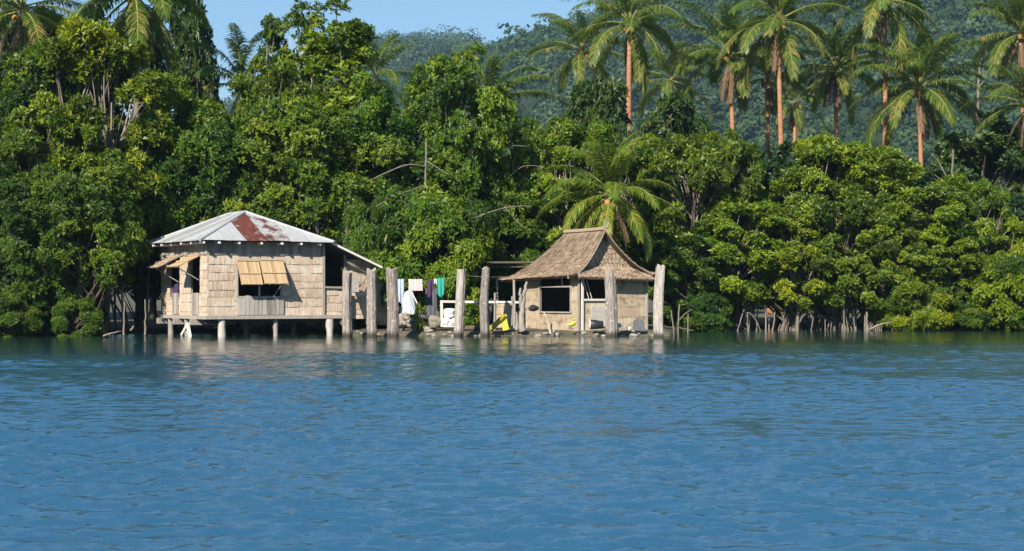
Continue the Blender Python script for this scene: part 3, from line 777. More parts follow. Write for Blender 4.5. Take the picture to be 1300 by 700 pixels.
# ------------------------------------------------------------------ slats: woven walls and thatch
def slats(b, P, u, w, t0, t1, o0, o1, th, tint, skew=None, mi=0):
    """P(u,t,off)->xyz. Each slat spans t0..t1 (down), top off o0, bottom off o1."""
    sk = np.zeros_like(u) if skew is None else skew
    def c(uu, tt, oo):
        return P(uu, tt, oo)
    a = [c(u - w / 2, t0, o0), c(u + w / 2, t0, o0), c(u + w / 2 + sk, t1, o1), c(u - w / 2 + sk, t1, o1),
         c(u - w / 2, t0, o0 - th), c(u + w / 2, t0, o0 - th), c(u + w / 2 + sk, t1, o1 - th), c(u - w / 2 + sk, t1, o1 - th)]
    V = np.stack(a, 1).reshape(-1, 3); i = np.arange(len(u))[:, None] * 8
    F = np.concatenate([i + np.array(f) for f in ([0, 3, 2, 1], [3, 7, 6, 2], [0, 4, 7, 3], [1, 2, 6, 5])])
    b.add(V, F, mi, np.repeat(np.clip(tint, 0, 1), 8))


def woven(b, P, u0, u1, t0, t1, holes=(), ch=.27, sw=.026, seed=0, lift=.026, jag=.005, bias=0.0, th=.008):
    """Courses of upright slats in panels about a metre wide; t measured down from the top."""
    r = np.random.default_rng(seed); t = t0; k = 0
    if u1 - u0 > 1.7:
        m = u0 + (u1 - u0) * r.uniform(.38, .62)
        woven(b, P, u0, m, t0, t1, holes, ch * r.uniform(.88, 1.12), sw, seed * 2 + 101, lift, jag, bias + r.normal(0, .035), th)
        woven(b, P, m, u1, t0, t1, holes, ch * r.uniform(.88, 1.12), sw, seed * 2 + 102, lift, jag, bias + r.normal(0, .035), th)
        return
    while t < t1 - .03:
        h = min(ch * r.uniform(.72, 1.25), t1 - t)
        n = max(2, int((u1 - u0) / sw)); e = np.linspace(u0, u1, n + 1); u = (e[1:] + e[:-1]) / 2; w = (e[1:] - e[:-1]) * r.uniform(1.0, 1.08, n)
        bot = np.minimum(t + h + .05 + r.normal(0, jag, n) + .03 * fbm(u * 2.1, u * 0 + k * 3.7, 2, seed), t1 + .02); top = np.full(n, t)
        keep = np.ones(n, bool)
        for (a, bb, c, d) in holes:
            inside = (u > a) & (u < bb)
            mid = t + h / 2
            full = inside & (t + .02 >= c) & (t + h - .02 <= d)
            keep &= ~full
            bot = np.where(inside & (t < c) & (t + h > c - .02), np.minimum(bot, c), bot)
            top = np.where(inside & (t < d) & (t + h > d) & (t >= c - .02), d, top)
        keep &= bot - top > .03
        g = r.normal(0, .08); run = .34 * fbm(np.arange(n) * .06 + 7.7 * k, np.full(n, 2.5 * k), 2, seed)
        tint = np.clip(.56 + bias + g + run + r.normal(0, .085, n), 0, 1)
        tint = np.where(r.random(n) < .012, .18, tint)
        o1 = lift * (1 + 1.2 * fbm(u * 3.3, u * 0 + k * 5.1, 2, seed + 4)) * r.uniform(.85, 1.15, n)
        if keep.any():
            slats(b, P, u[keep], w[keep], top[keep], bot[keep], np.full(keep.sum(), .006), o1[keep], th, tint[keep], r.normal(0, .006, keep.sum()))
        t += h; k += 1


def backing(b, P, u0, u1, t0, t1, holes, off=-.02, th=.03, tint=.4, mi=0):
    us = sorted({u0, u1, *[v for h in holes for v in h[:2]]}); ts = sorted({t0, t1, *[v for h in holes for v in h[2:]]})
    us = [v for v in us if u0 <= v <= u1]; ts = [v for v in ts if t0 <= v <= t1]
    for a, bb in zip(us, us[1:]):
        for c, d in zip(ts, ts[1:]):
            if any(h[0] <= (a + bb) / 2 <= h[1] and h[2] <= (c + d) / 2 <= h[3] for h in holes):
                continue
            q = [P(np.array([x]), np.array([y]), np.array([o]))[0] for o in (off, off - th) for x, y in ((a, c), (bb, c), (bb, d), (a, d))]
            b.add(q, BOXF, mi, tint)


# ------------------------------------------------------------------ iron-roofed house on stilts
A = R(30)
K = at(264, 401, 60.0); FLOOR = K[2]
house = thing('stilt_house', 'woven-walled house on stilts over the water with rusty iron hip roof', 'house', (K[0], K[1], 0), A)
WU, WV, EV = 4.18, 4.69, 3.22
ZT = EV - .02


def Pf(u, t, o):      # front wall, faces -y
    return np.stack([u, -o, ZT - t], -1)


def Pl(u, t, o):      # left wall, faces -x; u runs along depth
    return np.stack([-o, u, ZT - t], -1)


HT = ZT - FLOOR
# openings in (u0,u1,t0,t1); t down from the eave
fw = (1.02, 2.62, .60, 1.86)
lw = [(.72, 1.62, .48, 1.74), (2.75, 3.75, .48, 1.86)]
b = MB(); woven(b, Pf, 0, 4.16, .42, HT, [fw], seed=1); woven(b, Pf, 4.16, 5.12, 1.52, HT, [], seed=2, bias=.05); backing(b, Pf, 0, 5.12, .02, HT, [fw, (4.16, 5.12, .02, 1.5)], tint=.45)
part('wall', b.mesh('front_wall', M['slat']), house)
b = MB(); woven(b, Pl, 0, WV, .42, HT, lw, seed=5, bias=.03); backing(b, Pl, 0, WV, .02, HT, lw, tint=.45)
part('wall', b.mesh('side_wall', M['slat']), house)
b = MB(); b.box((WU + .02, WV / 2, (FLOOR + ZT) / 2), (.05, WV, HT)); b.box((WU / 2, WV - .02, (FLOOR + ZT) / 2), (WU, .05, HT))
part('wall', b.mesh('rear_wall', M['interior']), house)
# upper boards under the eave (grey, upright)
for (P, n0, n1) in ((Pf, 0, 4.16), (Pl, 0, WV)):
    r = np.random.default_rng(7); b = MB(); e = np.arange(n0, n1, .17)
    slats(b, P, e + .085, np.full(len(e), .165), np.full(len(e), .0), .44 + r.normal(0, .015, len(e)), np.full(len(e), .03) + r.uniform(0, .012, len(e)), np.full(len(e), .045), .03, r.uniform(.1, .8, len(e)))
    part('board_band', b.mesh('board_band', M['grey_wood']), house)
# boards below the front window and paired boards on the left wall
b = MB(); r = np.random.default_rng(9)
e = np.arange(1.0, 2.6, .155); slats(b, Pf, e + .075, np.full(len(e), .14), np.full(len(e), 1.86) + r.normal(0, .03, len(e)), np.full(len(e), HT - .02), np.full(len(e), .06) + r.uniform(0, .02, len(e)), np.full(len(e), .07), .03, r.uniform(.15, 1, len(e)))
part('board_panel', b.mesh('board_panel', M['grey_wood']), house)
for u0 in (.62, 2.6):
    b = MB(); e = np.array([u0 + .3, u0 + .5, u0 + .7])
    slats(b, Pl, e, np.full(len(e), .17), np.full(len(e), 1.72), np.full(len(e), HT - .02), np.full(len(e), .055), np.full(len(e), .06), .03, r.uniform(.4, 1, len(e)))
    part('board_panel', b.mesh('board_panel', M['grey_wood']), house)
# front window frame with sill and centre post
b = MB()
for (a, c) in (((fw[0], fw[2]), (fw[1], fw[2])), ((fw[0], fw[3]), (fw[1], fw[3])), ((fw[0], fw[2]), (fw[0], fw[3])), ((fw[1], fw[2]), (fw[1], fw[3])), ((1.82, fw[2]), (1.82, fw[3]))):
    b.beam((a[0], -.035, ZT - a[1]), (c[0], -.035, ZT - c[1]), .06, .06, 0, .8)
part('window_frame', b.mesh('window_frame', M['grey_wood']), house)


def awning(O, U, D, w, l, seed, name='awning', mat='awning', label=None, stick=None):
    """Panel hinged at O, U along its top edge, D down its length (unit vectors)."""
    O, U, D = map(np.asarray, (O, U, D)); Nn = np.cross(U, D); b = MB()

    def P(u, t, o):
        return O + u[..., None] * U + t[..., None] * D + o[..., None] * Nn * SG
    SG = 1 if Nn[2] > 0 else -1
    rr = np.random.default_rng(seed); e = np.arange(0, w, .045)
    for t0, t1 in ((0, l * .5), (l * .5, l * .93)):
        n = len(e)
        slats(b, P, e + .022, np.full(n, .042), np.full(n, t0), t1 + rr.normal(.02, .015, n), np.full(n, .004), np.full(n, .018), .012, np.clip(rr.normal(.55, .17, n), 0, 1))
    backing(b, P, 0, w, .01, l * .95, [], -.012, .012, .3)
    for t in (.02, l * .52, l * .93):
        b.beam(P(np.array([0.]), np.array([t]), np.array([.03]))[0], P(np.array([w]), np.array([t]), np.array([.03]))[0], .035, .03, 0, .9)
    o = part(name, b.mesh(name, M[mat]), house, label)
    if stick is not None:
        s = MB(); s.tube([stick[0], stick[1]], .016, 6, 0, .5); part('prop_stick', s.mesh('prop_stick', M['grey_wood']), o)
    return o


an = math.radians(27)
Df = np.array([0, -math.sin(an), -math.cos(an)])
awning((1.0, -.08, ZT - .62), (1, 0, 0), Df, .76, .98, 1)
awning((1.80, -.08, ZT - .60), (1, 0, 0), norm(Df + np.array([.03, -.02, 0])), .84, .98, 2, stick=((2.4, -.48, ZT - 1.5), (2.3, -.03, ZT - 1.9)))
al = math.radians(64)
Dl = np.array([-math.sin(al), 0, -math.cos(al)])
awning((-.06, .65, ZT - .46), (0, 1, 0), Dl, 1.05, .92, 3, label='left wall shutter propped open nearest the corner', stick=((-.8, 1.0, ZT - .82), (-.02, .75, ZT - 1.3)))
awning((-.06, 2.65, ZT - .46), (0, 1, 0), Dl, 1.2, .92, 4, label='left wall shutter propped open at the far end', mat='thatch', stick=((-.8, 3.2, ZT - .82), (-.02, 2.8, ZT - 1.35)))
b = MB(); rr = np.random.default_rng(3); e = np.arange(0, 1, .08); V = []
gx, gz_ = np.meshgrid(np.linspace(2.85, 3.5, 9), np.linspace(0, .5, 7)); V = np.stack([-.03 - .03 * np.sin(gx * 22) * (1 - gz_), gx, ZT - 1.42 - gz_ + .04 * np.sin(gx * 9)], -1).reshape(-1, 3)
i = np.arange(6)[:, None] * 9 + np.arange(8)[None]; b.add(V, np.stack([i, i + 1, i + 10, i + 9], -1).reshape(-1, 4), 0, .5)
o = tag(part('garment', b.mesh('garment', M['purple'], True)), 'dark purple cloth hung over the far side window sill of the house', 'cloth')
o.location = (K[0], K[1], 0); o.rotation_euler = (0, 0, A)
# floor, beams, rafters
b = MB(); b.box((2.6, 2.34, FLOOR - .03), (5.2, 4.68, .05), 0, .3); part('floor', b.mesh('floor', M['interior']), house)
b = MB(); b.beam((-.12, -.09, FLOOR - .06), (5.2, -.09, FLOOR - .06), .09, .12, 0, .7); b.beam((-.09, -.04, FLOOR - .063), (-.09, 4.7, FLOOR - .063), .08, .12, 0, .75); part('floor_beam', b.mesh('floor_beam', M['grey_wood']), house)
for (u, v) in ((-.13, .9), (-.13, 2.6), (-.13, 4.3)):
    b = MB(); b.beam((-.3, v, FLOOR - .22), (1.2, v, FLOOR - .22), .14, .2, 0, .6); part('joist', b.mesh('joist', M['grey_wood']), house)
b = MB(); b.beam((0, .25, FLOOR - .2), (4.9, .25, FLOOR - .2), .1, .16, 0, .15); part('joist', b.mesh('joist', M['interior']), house)
for k, (u, v, rad) in enumerate(((.5, .02, .13), (2.45, .05, .085), (4.4, -.1, .13), (.0, 2.0, .10), (.0, 3.7, .10), (2.4, 2.6, .1), (4.2, 2.6, .1), (2.2, 4.4, .1))):
    b = MB(); z = np.linspace(-.6, FLOOR - .14, 6); rg = np.random.default_rng(k)
    b.tube(np.column_stack([u + 0 * z, v + .02 * np.sin(z * 3), z]), rad * (1 + .06 * rg.standard_normal(6)), 12, 0, .55 + .3 * (k in (0, 2)), jit=.03, rng=rg)
    part('stilt', b.mesh('stilt', M['concrete'] if k in (0, 2) else M['grey_wood'], True), house)
b = MB(); b.beam((-.1, 2.25, .02), (-.05, 1.75, .42), .1, .1, 0, .8); b.beam((-.1, 1.45, -.05), (-.05, 1.85, .42), .1, .1, 0, .75); part('brace', b.mesh('brace', M['pale_wood']), house)

# hip roof of corrugated sheets
OV = .45
E0, E1, E2, E3 = np.array([-OV, -OV, EV]), np.array([WU + .22, -OV, EV]), np.array([WU + .22, WV + OV, EV]), np.array([-OV, WV + OV, EV])
R0, R1 = np.array([2.05, 1.85, 4.30]), np.array([2.05, 3.5, 4.28])


def roof_face(a, b_, ra, rb, widths, wear, tints, seed):
    """Eave a->b_, ridge ra->rb (ra may equal rb). Yields one corrugated mesh per sheet."""
    d = b_ - a; L = np.linalg.norm(d); d = d / L
    mid = (ra + rb) / 2 - a; up = mid - d * (mid @ d); Hs = np.linalg.norm(up); up = up / Hs
    n = np.cross(d, up); n = n if n[2] > 0 else -n
    sa, sb = (ra - a) @ d, (rb - a) @ d

    def tmax(s):
        return np.maximum(np.minimum(np.where(s < sa, s / sa, 1), np.where(s > sb, (L - s) / max(L - sb, 1e-6), 1)), 0) * Hs
    r = np.random.default_rng(seed); s0 = 0; out = []
    for k, w in enumerate(widths):
        s1 = min(s0 + w, L); ns = max(4, int((s1 - s0) / .019)); s = np.linspace(s0, s1 + (.03 if s1 < L else 0), ns); s = np.minimum(s, L)
        tm = tmax(s); nt = 10; q = np.linspace(0, 1, nt)
        ext = r.uniform(-.03, .05)
        T = -ext + (tm[None] + ext) * q[:, None]
        off = .012 * np.cos(2 * np.pi * s / .076) + .008 * (k % 2) + .01
        sag = -.02 * np.sin(q * np.pi) * r.uniform(.2, 1.3)
        V = a + s[None, :, None] * d + T[..., None] * up + (off[None] + sag[:, None])[..., None] * n
        i = np.arange(nt - 1)[:, None] * ns + np.arange(ns - 1)[None]
        V2 = V - n * .004
        m = MB(); F = np.stack([i, i + 1, i + ns + 1, i + ns], -1).reshape(-1, 4)
        m.add(V.reshape(-1, 3), F, 0, tints[k % len(tints)] + r.normal(0, .06), wear[k % len(wear)])
        m.add(V2.reshape(-1, 3), F[:, ::-1], 0, .2, .1)
        out.append(m); s0 = s1
        if s0 >= L - 1e-4:
            break
    return out


sheets = roof_face(E0, E1, R0, R0 + 1e-3, [.9, .72, .82, .80, .76, .8, .8], [-.3, .06, .36, .23, .08, -.12, -.2], [.85, .7, .5, .6, .75, .85, .8], 3)
roof = None
faces = [(roof_face(E3, E0, R1, R0, [.75] * 12, [-.3, -.2, -.12, -.3, -.22], [.6, .85, .35, .8, .5, .9], 5)),
         (roof_face(E1, E2, R0, R1, [.8] * 12, [-.2, -.1], [.6, .8], 6)), (roof_face(E2, E3, R1, R1 + 1e-3, [.8] * 12, [-.2], [.6], 7))]
b = MB()
for a, c in ((R0, R1), (R0, E0), (R0, E1), (R1, E3), (R1, E2)):
    b.tube([a + np.array([0, 0, .005]), c + np.array([0, 0, .012])], .055, 7, 0, .8)
roof = part('roof', b.mesh('roof_ridge_caps', M['roof'], True), house)
for k, m in enumerate(sheets):
    part('roof_sheet', m.mesh('roof_sheet', M['roof'], True), roof, {2: 'fully rusted dark red roof sheet', 3: 'half rusted patchy roof sheet'}.get(k))
for f in faces:
    for m in f:
        part('roof_sheet', m.mesh('roof_sheet', M['roof'], True), roof)
for u in (-.3, .25, .95, 1.75, 2.5, 3.2, 3.9):
    b = MB(); b.tube([(u, -OV + .02, EV - .07), (u, .6, EV - .05)], .045, 8, 0, .9); part('rafter', b.mesh('rafter', M['pale_wood'], True), house)
for v in (.5, 1.5, 2.5, 3.5, 4.4):
    b = MB(); b.tube([(-OV + .02, v, EV - .07), (.5, v, EV - .05)], .045, 8, 0, .9); part('rafter', b.mesh('rafter', M['pale_wood'], True), house)

# lean-to on the right end, part of the same house
def Pf2(u, t, o):
    return np.stack([u, .35 - o, 2.95 - t], -1)


LT = 2.95 - .95
b = MB(); hz = [(5.0, 5.62, 1.3, 1.95)]
r = np.random.default_rng(12)
woven(b, Pf2, 5.14, 6.22, .30, 2.36, [], seed=14, ch=.24)
backing(b, Pf2, 5.16, 6.2, .48, 2.3, [], tint=.4)
part('wall', b.mesh('lean_to_wall', M['slat']), house)
b = MB(); woven(b, lambda u, t, o: np.stack([u, 1.1 - o, 2.1 - t], -1), 6.3, 7.2, 0, 1.75, [], seed=15, bias=.1, ch=.3); b2 = b
part('wall', b.mesh('screen_wall', M['slat_hut']), house, 'low orange-brown woven screen right of the lean-to')
ls_ = roof_face(np.array([6.3, -.3, 2.42]), np.array([6.3, 3.0, 2.42]), np.array([4.36, -.3, 3.26]), np.array([4.36, 3.0, 3.26]), [.84] * 5, [-.3], [.9], 9)
for m in ls_:
    part('roof_sheet', m.mesh('lean_to_sheet', M['roof'], True), roof)
b = MB(); b.beam((4.36, -.31, 3.21), (6.3, -.31, 2.37), .05, .07, 0, 1.0); part('barge_board', b.mesh('barge_board', M['pale_wood']), house)
for (p, q, w) in (((4.18, -.05, ZT), (4.18, -.05, FLOOR), .08), ((4.2, -.06, ZT - 1.52), (5.15, -.06, ZT - 1.55), .06), ((6.2, .27, 2.4), (6.2, .27, .2), .07), ((5.13, .27, 2.8), (5.13, .27, .2), .07), ((5.15, .1, 2.55), (6.2, .2, 2.2), .05), ((5.45, .05, 1.55), (6.0, .2, 2.1), .04)):
    b = MB(); b.beam(p, q, w, w, 0, .55); part('timber', b.mesh('timber', M['grey_wood']), house)
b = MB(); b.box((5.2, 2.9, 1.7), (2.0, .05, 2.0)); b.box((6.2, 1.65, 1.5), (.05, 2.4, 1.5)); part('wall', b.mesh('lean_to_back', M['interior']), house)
b = MB(); b.beam((5.2, -.15, 2.1), (5.0, -.6, 1.5), .5, .03, 0, .3); part('shutter', b.mesh('shutter', M['grey_wood']), house, 'grey shutter propped out beside the dark doorway')

# ------------------------------------------------------------------ thatched hut
TH = R(30)
K2 = at(734, 418, 62.0)
hut = thing('thatched_hut', 'small thatched hut with swooping palm-leaf roof and open window', 'hut', (K2[0], K2[1], 0), TH)
GZ, WT = .12, 2.02
HU, HV = 2.83, 3.55


def Pg(u, t, o):
    return np.stack([u, -o, WT - t], -1)


def Ps(u, t, o):
    return np.stack([-o, u, WT - t], -1)


def bezier_surf(A0, A1, B0, B1, pw):
    """Ridge A0->A1, eave B0->B1; concave drop."""
    A0, A1, B0, B1 = map(np.asarray, (A0, A1, B0, B1))

    def S(s, t):
        a = A0 + (A1 - A0) * s[..., None]; e = B0 + (B1 - B0) * s[..., None]
        tt = t[..., None]
        p = a + (e - a) * tt
        zf = 1 - (1 - tt) ** pw
        p[..., 2:] = a[..., 2:] + (e[..., 2:] - a[..., 2:]) * zf
        return p
    return S


def thatch(b, S, courses, dens, seed, flip=1, ln=.42, t_over=.09, bias=0.0):
    r = np.random.default_rng(seed); hh = 1e-3

    def P(s, t, o):
        p = S(s, t); ds = S(s + hh, t) - S(s - hh, t); dt = S(s, t + hh) - S(s, t - hh)
        n = norm(np.cross(ds, dt)) * flip
        return p + n * o[..., None]
    ss, tt = np.meshgrid(np.linspace(0, 1, 30), np.linspace(0, 1, 16))
    for o in (-.01, -.05):
        V = P(ss.ravel(), tt.ravel(), np.full(ss.size, o)); i = np.arange(15)[:, None] * 30 + np.arange(29)[None]
        b.add(V, np.stack([i, i + 1, i + 31, i + 30], -1).reshape(-1, 4), 0, .2)
    for k in range(courses):
        t0 = k / courses; n = dens
        s = (np.arange(n) + .5) / n + r.normal(0, .3 / n, n); s = np.clip(s, .001, .999)
        w = (1.15 / n) * r.uniform(.6, 1.3, n)
        tb = t0 + 1.0 / courses * (1.1 + .75 * r.random(n)) + np.where(r.random(n) < .08, .04, 0)
        tb = np.minimum(tb, 1 + t_over * r.uniform(.1, 1.8, n))
        g = r.normal(0, .05)
        tint = np.clip(.47 + bias + g + .5 * fbm(s * 14, s * 0 + k * 1.3, 3, seed) + r.normal(0, .17, n), 0, 1)
        slats(b, P, s, w, np.full(n, t0), tb, np.full(n, .005), .025 + .045 * r.random(n), .012, tint, r.normal(0, 1.6 / n, n))


RF, RB = np.array([.92, -.26, 3.66]), np.array([.92, 2.3, 3.64])
EL0, EL1 = np.array([-.5, -.26, 2.06]), np.array([-.5, 5.1, 1.92])
ER0, ER1 = np.array([3.4, -.26, 2.08]), np.array([3.4, 5.1, 1.95])
b = MB(); SL = bezier_surf(RF, RB, EL0, EL1, 1.75); thatch(b, SL, 13, 300, 1, flip=-1 if np.cross(RB - RF, EL0 - RF)[2] < 0 else 1)
hroof = part('roof', b.mesh('roof_slope', M['thatch']), hut)
b = MB(); SR = bezier_surf(RF, RB, ER0, ER1, 1.9); thatch(b, SR, 12, 220, 2, flip=-1 if np.cross(RB - RF, ER0 - RF)[2] < 0 else 1)
part('roof', b.mesh('roof_slope', M['thatch']), hut)
b = MB(); SB = bezier_surf(RB, RB + np.array([.01, 0, 0]), EL1, ER1, 1.75); thatch(b, SB, 8, 60, 3, flip=-1 if np.cross(np.array([1., 0, 0]), EL1 - RB)[2] < 0 else 1)
part('roof', b.mesh('roof_slope', M['thatch']), hut)
# ridge bundle and barge poles
b = MB()
for k in range(7):
    o = np.array([.045 * math.cos(k * .9), 0, .03 + .04 * math.sin(k * .9)]); b.tube([RF + o + [0, -.06, .02], (RF + RB) / 2 + o, RB + o + [0, .06, .01]], .03, 6, 0, .3 + .09 * k)
part('ridge_pole', b.mesh('ridge_pole', M['thatch']), hut)
for S_, nm in ((SL, 'barge_pole'), (SR, 'barge_pole')):
    q = S_(np.full(9, -.005), np.linspace(0, 1.08, 9)); b = MB(); b.tube(q + np.array([0, -.02, -.02]), .032, 6, 0, .75); part(nm, b.mesh(nm, M['bark_hutpalm'], True), hut)
b = MB(); q = S_ = SL(np.full(2, 0.), np.array([0., 1.])); b.tube([RF + [0, -.02, 0], RF + [-.06, -.06, .35]], .02, 5, 0, .8); b.tube([RF + [0, -.02, -.05], RF + [.12, -.08, .28]], .02, 5, 0, .8); part('finial', b.mesh('finial', M['grey_wood']), hut)
# gable triangle following the roof profile, with woven courses
b = MB(); r = np.random.default_rng(30); zt = 2.25
for z in np.arange(2.05, 3.5, .17):
    tl = 1 - (1 - np.clip((3.62 - z) / 1.55, 0, 1)) ** (1 / 1.75); ul = .92 - 1.42 * tl + .05; ur = .92 + 2.48 * (1 - (1 - np.clip((3.62 - z) / 1.55, 0, 1)) ** (1 / 1.9)) - .06
    tl2 = 1 - (1 - np.clip((3.62 - z - .17) / 1.55, 0, 1)) ** (1 / 1.75)
    if ur - ul < .1:
        continue
    n = max(2, int((ur - ul) / .05)); e = np.linspace(ul, ur, n + 1); u = (e[1:] + e[:-1]) / 2
    slats(b, Pg, u, np.full(n, (ur - ul) / n * 1.02), np.full(n, WT - z - .17), WT - z + .05 + r.normal(0, .02, n), np.full(n, .004), np.full(n, .03), .02, np.clip(r.normal(.55, .17, n), 0, 1), r.normal(.03, .02, n))
part('gable', b.mesh('gable', M['thatch']), hut)
# skirt roof over the gable wall
b = MB(); SK = bezier_surf((-.12, .02, 2.44), (2.65, .02, 2.38), (-.25, -.50, 1.98), (3.0, -.50, 1.90), 1.2); thatch(b, SK, 5, 210, 5, flip=-1 if np.cross(np.array([1., 0, 0]), np.array([0, -.5, -.4]))[2] < 0 else 1, t_over=.2, bias=.08)
part('skirt_roof', b.mesh('skirt_roof', M['thatch']), hut)
# gable wall: low grey woven panel with opening above, tall straw wall at right
gh = (.14, 1.28, .0, .78); HH = WT - GZ
b = MB(); woven(b, Pg, .14, 1.30, .80, HH, [], ch=.33, sw=.028, seed=31, bias=.12); backing(b, Pg, .1, HU, .02, HH, [(.1, 1.3, .02, .78)], tint=.3)
part('wall', b.mesh('gable_wall', M['slat_hut']), hut)
b = MB(); woven(b, Pg, 1.42, HU, .02, HH, [], ch=.36, sw=.024, seed=32, bias=.06, jag=.03); part('wall', b.mesh('straw_wall', M['slat_hut']), hut, 'straw-covered right half of the gable wall')
b = MB(); r = np.random.default_rng(8)
for z in np.arange(.32, 1.08, .04):
    b.tube([(.5, -.05, z), (1.25, -.052, z + .004)], .017, 5, 0, r.uniform(.4, 1))
part('bamboo_screen', b.mesh('bamboo_screen', M['pale_wood']), hut, 'pale screen of split bamboo laid crosswise')
b = MB(); b.beam((.12, -.05, WT - .78), (1.42, -.05, WT - .78), .06, .07, 0, .9); part('rail', b.mesh('rail', M['pale_wood']), hut)
for (u, v) in ((.0, 0.0), (.13, -.06), (1.4, -.06), (HU, -.03)):
    b = MB(); b.beam((u, v, 0), (u + .01, v, WT + .1), .07, .07, 0, .7); part('corner_post', b.mesh('corner_post', M['pale_wood'] if v == -.06 else M['grey_wood']), hut)
b = MB(); b.tube([(.2, -.03, WT - .1), (.42, -.04, WT - .78)], .014, 5, 0, .6); b.tube([(.32, -.03, WT - .1), (.55, -.04, WT - .78)], .014, 5, 0, .6); part('lattice', b.mesh('lattice', M['pale_wood']), hut)
# side wall with the big window
b = MB(); woven(b, Ps, .05, HV, .0, HH, [(.42, 2.55, -.01, 1.22)], ch=.34, sw=.026, seed=33, jag=.03); backing(b, Ps, .0, HV, .02, HH, [(.42, 2.55, .02, 1.22)], tint=.3)
part('wall', b.mesh('side_wall', M['slat_hut']), hut)
b = MB()
for (a, c) in (((.42, .32), (2.55, .32)), ((.42, 1.22), (2.55, 1.22)), ((.42, .0), (.42, 1.22)), ((2.55, .0), (2.55, 1.22)), ((1.0, .0), (1.0, .32))):
    b.beam((-.04, a[0], WT - a[1]), (-.04, c[0], WT - c[1]), .05, .05, 0, .7)
part('window_frame', b.mesh('window_frame', M['grey_wood']), hut)
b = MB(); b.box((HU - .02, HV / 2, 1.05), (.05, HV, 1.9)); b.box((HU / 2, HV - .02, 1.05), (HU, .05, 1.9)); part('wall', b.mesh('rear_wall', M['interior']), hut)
b = MB(); b.box((HU / 2, HV / 2, GZ + .06), (HU - .1, HV - .1, .06)); part('floor', b.mesh('floor', M['interior']), hut)
for (u, v) in ((-.45, 4.9), (-.42, 3.7)):
    b = MB(); b.tube([(u, v, -.1), (u + .02, v, 1.0), (u, v, 1.98)], [.06, .05, .045], 8, 0, .6); part('porch_post', b.mesh('porch_post', M['grey_wood'], True), hut)

# ------------------------------------------------------------------ weathered posts along the water
POSTS = ((441, 345, 13.5, 60.0, 'grey post at the corner of the iron-roofed house, nearest the doorway'), (472, 342, 13, 60.2, 'grey post before the lean-to wall, middle of the left three'),
         (497, 342, 14.5, 60.0, 'thick dark grey post beside the white sheet'), (586, 343, 12.5, 60.4, 'whitish post standing beside the pale timber frame'),
         (617, 341, 12.5, 60.2, 'grey-brown post left of the yellow chute'), (774, 344, 14.5, 60.2, 'split-topped post in front of the thatched hut gable'),
         (839, 338, 13, 59.0, 'tall white post alone in the water right of the thatched hut'))
for k, (px, top, w, Y, lb) in enumerate(POSTS):
    r = np.random.default_rng(60 + k); c = at(px, top, Y); h = c[2] + .7; n = 30
    z = np.linspace(-.7, c[2], n); s = np.linspace(0, 1, n)
    lean = r.normal(0, .02) + .035 * (1 if k in (3,) else 0)
    rad = .92 * w / FPX * Y / 2
    ang = np.arange(18) * 2 * np.pi / 18
    prof = 1 + .07 * np.sin(ang * 3 + r.uniform(0, 6)) + .05 * np.sin(ang * 5 + r.uniform(0, 6)) + .05 * np.sin(ang * 9)
    rr = rad * (1.06 - .12 * s)[:, None] * prof[None] * (1 + .05 * r.standard_normal(18)[None] + .012 * r.standard_normal((n, 18)) + .16 * fbm(ang[None] * 1.1 + 0 * s[:, None], s[:, None] * 5 + 9 * k, 3, k))
    b = MB(); bow = r.normal(0, .05) * np.sin(s * np.pi)[:, None]
    X = np.stack([bow + lean * (z[:, None] - c[2]) + rr * np.cos(ang)[None], .3 * lean * z[:, None] + rr * np.sin(ang)[None], z[:, None] + 0 * rr], -1)
    X[-1, :, 2] += .05 * np.sin(ang * 2 + k) + .02 * r.standard_normal(18)
    if k == 5:
        X[-1, :, 2] -= .12 * (np.cos(ang - .6) > .2); X[-2, :, 2] -= .08 * (np.cos(ang - .6) > .2)
    i = np.arange(n - 1)[:, None] * 18; j = np.arange(18)[None]; j2 = (j + 1) % 18
    b.add(X.reshape(-1, 3), np.stack([i + j, i + j2, i + 18 + j2, i + 18 + j], -1).reshape(-1, 4), 0, .36 + .3 * (k in (3, 6)) - .16 * (k in (2, 4)))
    cc = X[-1].mean(0) - [0, 0, .02]; b.add(np.vstack([X[-1], cc]), [[q, (q + 1) % 18, 18] for q in range(18)], 0, .6)
    o = part('wooden_post', b.mesh('wooden_post', M['post_wood'], False), loc=(c[0], Y, 0)); tag(o, lb, 'post', 'weathered posts along the water')

# ------------------------------------------------------------------ yard between the huts
rng2 = np.random.default_rng(77)


